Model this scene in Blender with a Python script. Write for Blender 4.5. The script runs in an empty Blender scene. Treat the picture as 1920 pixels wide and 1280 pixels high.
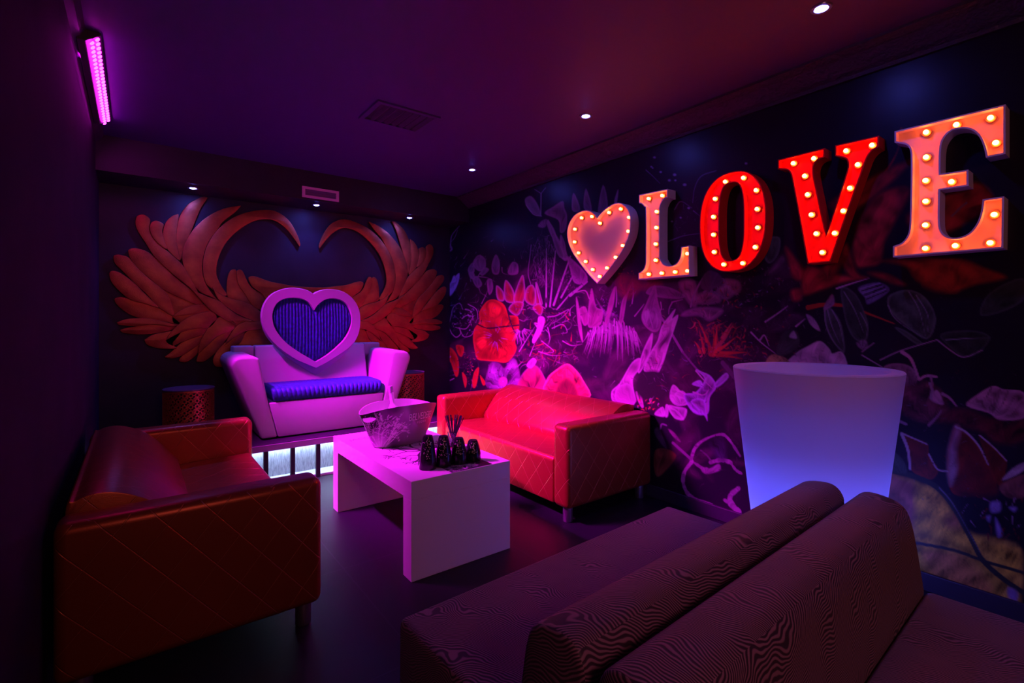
import bpy, bmesh, math, random
import numpy as np
from mathutils import Vector, Matrix
random.seed(7)
PI = math.pi
SC = bpy.context.scene
C = SC.collection

# ------------------------------------------------------------------ camera, world, exposure
CAM_F, YAW, HORIZON, EYE = 927.0, math.atan(705 / 927.0), 601.0, 1.35
SA, CA = math.sin(YAW), math.cos(YAW)
cam = bpy.data.cameras.new('camera')
cam.sensor_width = 36.0
cam.lens = 36.0 * CAM_F / 1920
cam.shift_y = -(640 - HORIZON) / 1920
cam.clip_start = 0.02
camo = bpy.data.objects.new('camera', cam)
C.objects.link(camo)
camo.location = (0, 0, EYE)
camo.rotation_euler = (PI / 2, 0, -YAW)
SC.camera = camo
world = bpy.data.worlds.new('world')
SC.world = world
world.use_nodes = True
world.node_tree.nodes['Background'].inputs[0].default_value = (0.25, 0.05, 0.5, 1)
world.node_tree.nodes['Background'].inputs[1].default_value = 0.06
SC.view_settings.view_transform = 'Standard'
SC.view_settings.look = 'None'
SC.view_settings.gamma = 1
SC.view_settings.use_curve_mapping = False
SC.view_settings.exposure = 0.0
SC.cycles.use_denoising = True
SC.cycles.sample_clamp_indirect = 6
SC.cycles.max_bounces = 8

LED_STRENGTH = 26
LED_POWER = 165
BULB_STRENGTH = 44
DOWN_POWER = 9
AMBIENT_POWER = 11.5

# room box
XL, XR, YB, YF, ZC = -0.25, 3.157, 5.45, -1.8, 2.8

def lamp(name, kind, loc, color, power, **kw):
    l = bpy.data.lights.new(name, kind)
    l.color = color
    l.energy = power
    for k, v in kw.items():
        setattr(l, k, v)
    o = bpy.data.objects.new(name, l)
    C.objects.link(o)
    o.location = loc
    return o

# added fill lamp behind the camera in place of the club's unseen light
l = lamp('unseen_fill_light', 'AREA', (0.3, -1.55, 2.3), (1.0, 0.30, 0.38), AMBIENT_POWER, shape='RECTANGLE', size=0.9, size_y=0.5)
l.rotation_euler = Vector((1.9, 3.4, -1.3)).to_track_quat('-Z', 'Y').to_euler()

# ------------------------------------------------------------------ helpers
def ray(px, py):
    u = (px - 960) / CAM_F
    return SA + u * CA, CA - u * SA, (HORIZON - py) / CAM_F
def on_x(px, py, X):            # photo pixel -> (Y, Z) on the plane X
    d = ray(px, py); t = X / d[0]
    return t * d[1], EYE + t * d[2]
def on_y(px, py, Y):            # photo pixel -> (X, Z) on the plane Y
    d = ray(px, py); t = Y / d[1]
    return t * d[0], EYE + t * d[2]

def material(name, color, rough=0.5, metal=0.0, spec=0.5, emit=None, strength=0.0, coat=0.0, sheen=0.0, trans=0.0):
    m = bpy.data.materials.new(name)
    m.use_nodes = True
    b = m.node_tree.nodes['Principled BSDF']
    b.inputs['Base Color'].default_value = (*color, 1)
    b.inputs['Roughness'].default_value = rough
    b.inputs['Metallic'].default_value = metal
    b.inputs['Specular IOR Level'].default_value = spec
    b.inputs['Coat Weight'].default_value = coat
    b.inputs['Sheen Weight'].default_value = sheen
    b.inputs['Transmission Weight'].default_value = trans
    if emit:
        b.inputs['Emission Color'].default_value = (*emit, 1)
        b.inputs['Emission Strength'].default_value = strength
    return m

class NT:
    """small node-graph writer"""
    def __init__(s, m):
        s.t = m.node_tree
        s.b = s.t.nodes['Principled BSDF']
    def n(s, kind, **kw):
        x = s.t.nodes.new(kind)
        for k, v in kw.items():
            setattr(x, k, v)
        return x
    def val(s, sock, v):
        if hasattr(v, 'links') or isinstance(v, bpy.types.NodeSocket):
            s.t.links.new(v, sock)
        else:
            sock.default_value = v
    def math(s, op, a, b=0.0, c=0.0):
        x = s.n('ShaderNodeMath', operation=op)
        s.val(x.inputs[0], a); s.val(x.inputs[1], b); s.val(x.inputs[2], c)
        return x.outputs[0]
    def coord(s, what='Object'):
        return s.n('ShaderNodeTexCoord').outputs[what]
    def noise(s, vec, scale, detail=2.0, rough=0.5):
        x = s.n('ShaderNodeTexNoise')
        s.val(x.inputs['Vector'], vec)
        x.inputs['Scale'].default_value = scale
        x.inputs['Detail'].default_value = detail
        x.inputs['Roughness'].default_value = rough
        return x.outputs[0]
    def ramp(s, fac, stops):
        x = s.n('ShaderNodeValToRGB')
        s.val(x.inputs[0], fac)
        e = x.color_ramp.elements
        while len(e) < len(stops):
            e.new(0.5)
        for k, (p, c) in enumerate(stops):
            e[k].position = p
            e[k].color = (*c, 1) if len(c) == 3 else c
        return x.outputs[0]
    def bump(s, height, dist=0.002, strength=1.0):
        x = s.n('ShaderNodeBump')
        x.inputs['Strength'].default_value = strength
        x.inputs['Distance'].default_value = dist
        s.val(x.inputs['Height'], height)
        s.t.links.new(x.outputs[0], s.b.inputs['Normal'])
    def link(s, sock, inp):
        s.t.links.new(sock, s.b.inputs[inp])

def tag(o, label=None, cat=None, group=None, kind=None):
    if label: o['label'] = label
    if cat: o['category'] = cat
    if group: o['group'] = group
    if kind: o['kind'] = kind
    return o
def thing(name, label, cat, loc=(0, 0, 0), rotz=0, group=None):
    o = bpy.data.objects.new(name, None)
    o.empty_display_size = 0.05
    C.objects.link(o)
    o.location = loc
    o.rotation_euler = (0, 0, rotz)
    return tag(o, label, cat, group)
def obj(name, bm, m, parent=None, smooth=None, world_space=False):
    """link a bmesh as ONE mesh object; smooth = auto-smooth angle in degrees"""
    if world_space and parent is not None:
        r = parent
        while r.parent: r = r.parent
        bmesh.ops.translate(bm, vec=-r.location, verts=bm.verts)
    me = bpy.data.meshes.new(name)
    if smooth is not None:
        ang = math.radians(smooth)
        for f in bm.faces: f.smooth = True
        for e in bm.edges:
            if len(e.link_faces) == 2 and e.calc_face_angle(0) > ang: e.smooth = False
    bm.to_mesh(me); bm.free()
    if m is not None: me.materials.append(m)
    o = bpy.data.objects.new(name, me)
    C.objects.link(o)
    if parent is not None: o.parent = parent
    return o
def children(o):
    return [c for c in bpy.data.objects if c.parent == o]
def copy_tree(o, parent=None):
    c = o.copy(); C.objects.link(c)
    if parent is not None: c.parent = parent
    for ch in children(o): copy_tree(ch, c)
    return c
def struct(name, bm, m, smooth=None):
    return tag(obj(name, bm, m, None, smooth), kind='structure')

def bm_new(): return bmesh.new()
def add_box(bm, x0, x1, y0, y1, z0, z1):
    v = [bm.verts.new(p) for p in ((x0,y0,z0),(x1,y0,z0),(x1,y1,z0),(x0,y1,z0),(x0,y0,z1),(x1,y0,z1),(x1,y1,z1),(x0,y1,z1))]
    for f in ((0,3,2,1),(4,5,6,7),(0,1,5,4),(1,2,6,5),(2,3,7,6),(3,0,4,7)):
        bm.faces.new([v[i] for i in f])
    return v
def bevel(bm, w, seg=3, angle=20):
    bmesh.ops.recalc_face_normals(bm, faces=bm.faces)
    bm.normal_update()
    es = [e for e in bm.edges if len(e.link_faces) == 2 and e.calc_face_angle(0) > math.radians(angle)]
    bmesh.ops.bevel(bm, geom=es, offset=w, segments=seg, profile=0.5, affect='EDGES', clamp_overlap=True)
def box_bm(x0, x1, y0, y1, z0, z1, bev=0.0, seg=3):
    bm = bm_new(); add_box(bm, x0, x1, y0, y1, z0, z1)
    if bev: bevel(bm, bev, seg)
    return bm
def prism_bm(poly, axis, a0, a1, bev=0.0, seg=3, angle=20):
    """extrude a closed 2-D outline along an axis ('x': poly=(y,z), 'y': poly=(x,z), 'z': poly=(x,y))"""
    bm = bm_new()
    def P(p, a):
        return (a, p[0], p[1]) if axis == 'x' else (p[0], a, p[1]) if axis == 'y' else (p[0], p[1], a)
    A = [bm.verts.new(P(p, a0)) for p in poly]
    B = [bm.verts.new(P(p, a1)) for p in poly]
    n = len(poly)
    bm.faces.new(A); bm.faces.new(B[::-1])
    for i in range(n):
        bm.faces.new((A[i], B[i], B[(i+1) % n], A[(i+1) % n]))
    bmesh.ops.recalc_face_normals(bm, faces=bm.faces)
    if bev: bevel(bm, bev, seg, angle)
    return bm
def lathe(bm, prof, cx=0, cy=0, cz=0, n=32, close=False):
    rings = []
    for r, z in prof:
        if r < 1e-6:
            rings.append([bm.verts.new((cx, cy, cz + z))])
        else:
            rings.append([bm.verts.new((cx + r*math.cos(2*PI*k/n), cy + r*math.sin(2*PI*k/n), cz + z)) for k in range(n)])
    pairs = list(zip(rings, rings[1:]))
    if close: pairs.append((rings[-1], rings[0]))
    for a, b in pairs:
        for k in range(n):
            q = [a[k % len(a)], a[(k+1) % len(a)], b[(k+1) % len(b)], b[k % len(b)]]
            q = list(dict.fromkeys(q))
            if len(q) > 2:
                try: bm.faces.new(q)
                except ValueError: pass
    bmesh.ops.recalc_face_normals(bm, faces=bm.faces)
    return bm
def tube(bm, pts, r, n=8):
    pts = [Vector(p) for p in pts]
    rs = r if isinstance(r, (list, tuple)) else [r]*len(pts)
    rings = []
    for i, p in enumerate(pts):
        t = (pts[min(i+1, len(pts)-1)] - pts[max(i-1, 0)]).normalized()
        a = t.orthogonal().normalized(); b = t.cross(a)
        rings.append([bm.verts.new(p + (a*math.cos(2*PI*k/n) + b*math.sin(2*PI*k/n))*rs[i]) for k in range(n)])
    for a, b in zip(rings, rings[1:]):
        for k in range(n):
            bm.faces.new((a[k], a[(k+1) % n], b[(k+1) % n], b[k]))
    bm.faces.new(rings[0]); bm.faces.new(rings[-1])
    bmesh.ops.recalc_face_normals(bm, faces=bm.faces)
def box_uv(bm):
    """metre-true box-projected UVs"""
    uv = bm.loops.layers.uv.verify()
    bm.normal_update()
    for f in bm.faces:
        n = f.normal
        ax = max(range(3), key=lambda i: abs(n[i]))
        for lp in f.loops:
            c = lp.vert.co
            lp[uv].uv = (c.y, c.z) if ax == 0 else (c.x, c.z) if ax == 1 else (c.y, c.x)
    return bm
def smooth_closed(pts, per=6):
    """Catmull-Rom through a closed polyline; a point given as (x, y, 'c') stays a sharp corner"""
    n = len(pts); out = []
    P = [np.array(p[:2], float) for p in pts]
    K = [len(p) > 2 for p in pts]
    for i in range(n):
        p0, p1, p2, p3 = P[i-1], P[i], P[(i+1) % n], P[(i+2) % n]
        if K[i] : p0 = p1 - (p2 - p1)
        if K[(i+1) % n]: p3 = p2 + (p2 - p1)
        for k in range(per):
            t = k/per
            out.append(tuple(0.5*((2*p1) + (p2-p0)*t + (2*p0-5*p1+4*p2-p3)*t*t + (3*p1-p0-3*p2+p3)*t**3)))
    return out
def smooth_open(pts, per=6):
    P = [np.array(p, float) for p in pts]; out = []
    P = [2*P[0]-P[1]] + P + [2*P[-1]-P[-2]]
    for i in range(1, len(P)-2):
        p0, p1, p2, p3 = P[i-1:i+3]
        for k in range(per):
            t = k/per
            out.append(tuple(0.5*((2*p1) + (p2-p0)*t + (2*p0-5*p1+4*p2-p3)*t*t + (3*p1-p0-3*p2+p3)*t**3)))
    out.append(tuple(P[-2]))
    return out
def area2(p):
    return sum(p[i][0]*p[(i+1) % len(p)][1] - p[(i+1) % len(p)][0]*p[i][1] for i in range(len(p)))/2
def ccw(p): return list(p) if area2(p) > 0 else list(p)[::-1]
def inset(p, d):
    """offset a counter-clockwise outline inwards by d (mitre, limited)"""
    n = len(p); out = []
    for i in range(n):
        a, b, c = np.array(p[i-1]), np.array(p[i]), np.array(p[(i+1) % n])
        e1 = b-a; e2 = c-b
        e1 = e1/(np.linalg.norm(e1)+1e-9); e2 = e2/(np.linalg.norm(e2)+1e-9)
        n1 = np.array((-e1[1], e1[0])); n2 = np.array((-e2[1], e2[0]))
        m = n1+n2; L = np.linalg.norm(m)
        m = n1 if L < 1e-6 else m/L
        k = 1/max(0.45, float(m @ n1))
        out.append(tuple(b + m*d*k))
    return out

# ------------------------------------------------------------------ materials
M = {}
M['ceiling'] = material('ceiling_paint', (0.055, 0.022, 0.15), 0.55)
M['wall_dark'] = material('dark_wall_paint', (0.035, 0.026, 0.05), 0.5)
g = NT(M['wall_dark']); nz = g.noise(g.coord(), 5, 4)
g.link(g.ramp(nz, [(0.3, (0.010, 0.008, 0.020)), (0.7, (0.018, 0.013, 0.03))]), 'Base Color')
M['left_wall'] = material('left_wall_paint', (0.06, 0.03, 0.07), 0.8, spec=0.12)
g = NT(M['left_wall']); nz = g.noise(g.coord(), 3, 4)
g.link(g.ramp(nz, [(0.3, (0.02, 0.010, 0.03)), (0.7, (0.032, 0.014, 0.042))]), 'Base Color')
M['floor'] = material('dark_floor_tiles', (0.01, 0.009, 0.015), 0.5, spec=0.3)
g = NT(M['floor'])
br = g.n('ShaderNodeTexBrick'); br.offset = 0
g.val(br.inputs['Vector'], g.coord())
br.inputs['Scale'].default_value = 1.0
br.inputs['Brick Width'].default_value = 0.9; br.inputs['Row Height'].default_value = 0.9
br.inputs['Mortar Size'].default_value = 0.004
br.inputs['Color1'].default_value = (0.009, 0.008, 0.014, 1); br.inputs['Color2'].default_value = (0.011, 0.010, 0.016, 1)
br.inputs['Mortar'].default_value = (0.022, 0.02, 0.03, 1)
g.link(br.outputs[0], 'Base Color')
M['trim'] = material('dark_trim', (0.03, 0.026, 0.042), 0.5)
M['cornice'] = material('embossed_cornice', (0.045, 0.03, 0.05), 0.5)
g = NT(M['cornice'])
mus = g.noise(g.coord(), 14, 3, 0.6)
g.bump(g.math('ABSOLUTE', g.math('SUBTRACT', mus, 0.5)), 0.03, 0.8)

def copper_leather():
    m = material('copper_quilted_leather', (0.5, 0.13, 0.055), 0.36, 0.6, 0.5)
    g = NT(m)
    sep = g.n('ShaderNodeSeparateXYZ'); g.val(sep.inputs[0], g.coord('UV'))
    u = g.math('DIVIDE', sep.outputs[0], 0.16); v = g.math('DIVIDE', sep.outputs[1], 0.195)
    def line(s):
        f = g.math('FRACT', s)
        d = g.math('MINIMUM', f, g.math('SUBTRACT', 1.0, f))
        x = g.n('ShaderNodeMapRange'); x.interpolation_type = 'SMOOTHSTEP'
        g.val(x.inputs[0], d); x.inputs[1].default_value = 0.006; x.inputs[2].default_value = 0.022
        return x.outputs[0]
    h = g.math('MINIMUM', line(g.math('ADD', u, v)), line(g.math('SUBTRACT', u, v)))
    gr = g.noise(g.coord(), 260, 2)
    g.link(g.ramp(h, [(0.0, (0.56, 0.17, 0.065)), (0.75, (0.385, 0.085, 0.024))]), 'Base Color')
    g.bump(g.math('ADD', h, g.math('MULTIPLY', gr, 0.18)), 0.0028, 0.6)
    return m
M['leather'] = copper_leather()
M['chrome'] = material('brushed_metal', (0.5, 0.48, 0.52), 0.35, 0.9)
def zebra_fabric():
    m = material('dark_swirl_weave', (0.07, 0.03, 0.05), 0.55, 0, 0.35, sheen=0.2)
    g = NT(m)
    uv = g.coord('UV')
    w = g.noise(uv, 5.0, 1.0, 0.4)
    fine = g.noise(uv, 17, 1.0)
    sep = g.n('ShaderNodeSeparateXYZ'); g.val(sep.inputs[0], uv)
    ph = g.math('ADD', g.math('MULTIPLY', w, 165), g.math('MULTIPLY', g.math('ADD', sep.outputs[1], g.math('MULTIPLY', sep.outputs[0], 0.45)), 800))
    ph = g.math('ADD', ph, g.math('MULTIPLY', fine, 22))
    s = g.math('SINE', ph)
    g.link(g.ramp(g.math('MULTIPLY_ADD', s, 0.5, 0.5), [(0.3, (0.04, 0.02, 0.034)), (0.8, (0.30, 0.15, 0.20))]), 'Base Color')
    g.bump(s, 0.0006, 0.4)
    return m
M['zebra'] = zebra_fabric()
M['bench_base'] = material('bench_plinth_black', (0.015, 0.012, 0.016), 0.5)
M['white_table'] = material('white_laminate', (0.80, 0.76, 0.78), 0.36)
M['white_leather'] = material('white_leather', (0.44, 0.41, 0.46), 0.45, spec=0.3)
g = NT(M['white_leather']); g.bump(g.noise(g.coord(), 180, 2), 0.0006, 0.35)
M['white_frame'] = material('white_satin_lacquer', (0.36, 0.34, 0.40), 0.5, spec=0.3)
M['bucket_inner'] = material('bucket_white_plastic', (0.78, 0.72, 0.78), 0.35)
M['velvet'] = material('blue_velvet', (0.02, 0.035, 0.2), 0.6, 0, 0.3, sheen=0.25)
g = NT(M['velvet'])
g.b.inputs['Sheen Tint'].default_value = (0.25, 0.3, 1, 1)
nz = g.noise(g.coord(), 38, 3)
g.link(g.ramp(nz, [(0.3, (0.008, 0.03, 0.13)), (0.7, (0.022, 0.075, 0.32))]), 'Base Color')
def feather_mat():
    m = material('copper_feather_paint', (0.42, 0.09, 0.035), 0.36, 0.6, 0.5)
    g = NT(m)
    nz = g.noise(g.coord(), 7, 4, 0.6)
    gr = g.noise(g.coord(), 160, 2)
    g.link(g.ramp(nz, [(0.25, (0.30, 0.055, 0.022)), (0.75, (0.62, 0.16, 0.045))]), 'Base Color')
    g.bump(gr, 0.002, 0.6)
    return m
M['feather'] = feather_mat()
M['backing'] = material('wing_backing', (0.08, 0.015, 0.015), 0.7)
M['brass'] = material('copper_fretwork', (0.55, 0.15, 0.06), 0.4, 0.6)
M['drum_core'] = material('drum_inner_dark', (0.02, 0.014, 0.02), 0.6)
M['drum_top'] = material('drum_top_grey', (0.11, 0.09, 0.13), 0.35)
M['black_gloss'] = material('black_gloss', (0.01, 0.009, 0.014), 0.25)
M['black_matte'] = material('black_matte', (0.012, 0.010, 0.016), 0.6)
M['platform'] = material('platform_lacquer', (0.02, 0.016, 0.03), 0.45)
M['fascia'] = material('platform_fascia', (0.26, 0.16, 0.26), 0.4)
M['panel'] = material('brushed_panel', (0.40, 0.42, 0.48), 0.5, 0.2)
g = NT(M['panel']); mp = g.n('ShaderNodeMapping'); g.val(mp.inputs[0], g.coord()); mp.inputs['Scale'].default_value = (30, 1, 3)
g.link(g.ramp(g.noise(mp.outputs[0], 6, 4, 0.7), [(0.3, (0.16, 0.17, 0.22)), (0.7, (0.55, 0.58, 0.66))]), 'Base Color')
M['strip'] = material('cool_light_strip', (1, 1, 1), 0.5, emit=(0.5, 0.68, 1.0), strength=60)
M['ledge'] = material('white_ledge', (0.7, 0.72, 0.78), 0.4)
M['led'] = material('magenta_led', (1, 0.6, 1), 0.3, emit=(1.0, 0.015, 0.9), strength=LED_STRENGTH)
M['led_housing'] = material('led_bar_housing', (0.05, 0.045, 0.06), 0.4)
M['lens'] = material('downlight_lens', (1, 1, 1), 0.3, emit=(0.10, 0.11, 1.0), strength=320)
M['bezel'] = material('downlight_bezel', (0.25, 0.25, 0.3), 0.3, 0.8)
M['vent_frame'] = material('vent_frame_pink_white', (0.85, 0.6, 0.75), 0.45)
M['vent_slat'] = material('vent_slat_violet', (0.22, 0.16, 0.30), 0.45)
M['vent_dark'] = material('ceiling_vent_dark', (0.05, 0.03, 0.06), 0.5)
M['pot'] = material('glowing_pot_plastic', (0.8, 0.76, 0.82), 0.4)
M['bulb'] = material('warm_bulb_glow', (1, 0.8, 0.5), 0.2, emit=(1.0, 0.112, 0.022), strength=BULB_STRENGTH)
M['socket'] = material('bulb_socket_brass', (0.6, 0.3, 0.1), 0.35, 0.7)
M['letter_white'] = material('letter_cream_enamel', (0.78, 0.70, 0.66), 0.42)
M['letter_face'] = material('letter_face_cream', (0.78, 0.60, 0.46), 0.42)
M['letter_red'] = material('letter_red_enamel', (0.80, 0.012, 0.012), 0.3)
M['glass'] = material('clear_glass', (1, 1, 1), 0.03, trans=1.0)
M['frosted'] = material('frosted_bottle', (0.85, 0.8, 0.88), 0.35)
M['straw'] = material('black_straw', (0.02, 0.014, 0.03), 0.25)
M['print_black'] = material('black_print', (0.02, 0.012, 0.02), 0.5)
M['print_white'] = material('white_print', (0.92, 0.86, 0.92), 0.5)
M['cup_fleck'] = material('pale_cup_fleck', (0.9, 0.82, 0.6), 0.3)

# ------------------------------------------------------------------ painting helper (artwork colours held per vertex)
class Painter:
    """paints printed artwork into a colour array over vertices whose artwork coordinates are U, V"""
    def __init__(s, U, V, base, seed=1):
        s.U, s.V = U, V
        s.col = np.tile(np.array(base, float), (len(U), 1))
        s.rng = np.random.default_rng(seed)
    def pick(s, pts, pad):
        p = np.array(pts); lo = p.min(0)-pad; hi = p.max(0)+pad
        return np.nonzero((s.U > lo[0]) & (s.U < hi[0]) & (s.V > lo[1]) & (s.V < hi[1]))[0]
    @staticmethod
    def segdist(x, y, p, closed):
        d = np.full(len(x), 1e9); tb = np.zeros(len(x))
        n = len(p); m = n if closed else n-1
        for i in range(m):
            ax, ay = p[i]; bx, by = p[(i+1) % n]
            dx, dy = bx-ax, by-ay
            t = np.clip(((x-ax)*dx+(y-ay)*dy)/(dx*dx+dy*dy+1e-9), 0, 1)
            q = np.hypot(x-ax-t*dx, y-ay-t*dy)
            k = q < d
            d[k] = q[k]; tb[k] = (i+t[k])/m
        return d, tb
    def blend(s, idx, a, color):
        s.col[idx] = s.col[idx]*(1-a[:, None]) + np.asarray(color)*a[:, None] if np.ndim(color) == 1 else s.col[idx]*(1-a[:, None]) + color*a[:, None]
    def poly(s, pts, color, rim=None, rimw=3.0, soft=1.2, vein=0.35, root=None, tip=None, alpha=1.0, freq=7, smooth=True):
        """a petal or leaf: rim colour along its edge, veins running out of root, colour fading to tip"""
        p = smooth_closed(pts, 4) if smooth else pts
        idx = s.pick(p, 4)
        if not len(idx): return
        x, y = s.U[idx], s.V[idx]
        ins = np.zeros(len(idx), bool)
        n = len(p)
        for i in range(n):
            x0, y0 = p[i]; x1, y1 = p[(i+1) % n]
            c = ((y0 > y) != (y1 > y)) & (x < (x1-x0)*(y-y0)/((y1-y0) if abs(y1-y0) > 1e-9 else 1e-9)+x0)
            ins ^= c
        d, _ = s.segdist(x, y, p, True)
        sd = np.where(ins, d, -d)
        a = np.clip(sd/soft*0.5+0.5, 0, 1)*alpha
        col = np.tile(np.asarray(color, float), (len(idx), 1))
        q = np.array(p)
        if root is None: root = q[np.argmax(q[:, 1])]
        ang = np.arctan2(y-root[1], x-root[0]); rad = np.hypot(x-root[0], y-root[1])
        size = np.ptp(q, axis=0).max()
        if tip is not None:
            f = np.clip(rad/size, 0, 1)[:, None]
            col = col*(1-f)+np.asarray(tip)*f
        ph = s.rng.uniform(0, 6)
        an = ang+0.10*np.sin(rad*0.11+ph)+0.06*np.sin(x*0.37+y*0.21+ph)
        w = 0.0
        for fk, ak in ((1.3, .34), (2.3, .30), (4.1, .22), (7.7, .16)):
            w = w+ak*np.sin(an*freq*fk*s.rng.uniform(.85, 1.2)+s.rng.uniform(0, 6))
        w2 = np.sin(x*0.09+ph+np.sin(y*.07))*np.sin(y*0.12-ph+np.sin(x*.05))
        col = col*np.maximum(0.12, 1-vein*0.35+vein*0.55*w+vein*0.55*w2)[:, None]
        if rim is not None:
            f = np.exp(-np.maximum(sd, 0)/rimw)[:, None]
            col = col*(1-f)+np.asarray(rim)*f
        s.blend(idx, a, np.clip(col, 0, 1))
    def stroke(s, pts, w, color, w1=None, alpha=1.0, smooth=True):
        p = smooth_open(pts, 5) if smooth and len(pts) > 2 else list(pts)
        w1 = w if w1 is None else w1
        idx = s.pick(p, max(w, w1)+2)
        if not len(idx): return
        d, t = s.segdist(s.U[idx], s.V[idx], p, False)
        ww = w+(w1-w)*t
        a = np.clip((ww*0.5-d)/1.2+0.5, 0, 1)*np.clip(ww/1.6, 0.35, 1)*alpha
        k = a > 0.003
        s.blend(idx[k], a[k], np.asarray(color))
    def dot(s, c, rx, ry, color, soft=0.25, alpha=1.0):
        idx = s.pick([c], max(rx, ry)*1.4+2)
        if not len(idx): return
        r = np.hypot((s.U[idx]-c[0])/rx, (s.V[idx]-c[1])/ry)
        s.blend(idx, np.clip((1-r)/soft, 0, 1)*alpha, np.asarray(color))
def set_colors(me, cols, name='artwork'):
    at = me.color_attributes.new(name, 'FLOAT_COLOR', 'POINT')
    buf = np.ones((len(cols), 4), np.float32); buf[:, :3] = cols
    at.data.foreach_set('color', buf.ravel())
def printed(name, rough=0.4, spec=0.5):
    m = material(name, (0.5, 0.5, 0.5), rough, 0, spec)
    g = NT(m); a = g.n('ShaderNodeAttribute'); a.attribute_name = 'artwork'
    g.link(a.outputs['Color'], 'Base Color')
    return m
def grid_mesh(name, P, nu, nv, mat, wrap=False):
    """P: (nv*nu, 3) points, row by row"""
    me = bpy.data.meshes.new(name)
    i = np.arange(nv-1)[:, None]*nu; j = np.arange(nu if wrap else nu-1)[None, :]
    j1 = (j+1) % nu
    F = np.stack([i+j, i+j1, i+nu+j1, i+nu+j], -1).reshape(-1, 4)
    me.vertices.add(len(P)); me.vertices.foreach_set('co', np.asarray(P, np.float32).ravel())
    me.loops.add(F.size); me.loops.foreach_set('vertex_index', F.ravel().astype(np.int32))
    me.polygons.add(len(F)); me.polygons.foreach_set('loop_start', (np.arange(len(F))*4).astype(np.int32))
    me.update(calc_edges=True); me.validate()
    me.materials.append(mat)
    o = bpy.data.objects.new(name, me); C.objects.link(o)
    return o

# ------------------------------------------------------------------ room shell
struct('floor', box_bm(XL-0.1, XR+0.1, YF-0.1, YB+0.1, -0.1, 0.0), M['floor'])
struct('ceiling', box_bm(XL-0.1, XR+0.1, YF-0.1, YB+0.1, ZC, ZC+0.1), M['ceiling'])
struct('wall_left', box_bm(XL-0.1, XL, YF, YB, 0, ZC), M['left_wall'])
struct('wall_back', box_bm(XL, XR, YB, YB+0.1, 0, ZC), M['wall_dark'])
struct('wall_front', box_bm(XL, XR, YF-0.1, YF, 0, ZC), M['wall_dark'])
struct('baseboard_right', box_bm(XR-0.018, XR, YF, YB, 0, 0.09, 0.004, 2), M['trim'])
# embossed cornice where the mural wall meets the ceiling
struct('trim_1', prism_bm([(XR, 2.682), (XR-0.018, 2.682), (XR-0.022, 2.70), (XR-0.05, 2.715), (XR-0.115, 2.765), (XR-0.15, 2.78), (XR-0.165, 2.785), (XR-0.165, 2.80), (XR, 2.80)], 'y', YF, YB), M['cornice'])
# dropped bulkhead over the throne
struct('trim_2', box_bm(XL, XR, 5.0, YB, 2.52, ZC), M['wall_dark'])
struct('trim_3', prism_bm([(XL, 2.74), (XL+0.03, 2.76), (XL+0.05, 2.80), (XL, 2.80)], 'y', YF, 5.0), M['trim'])
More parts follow.
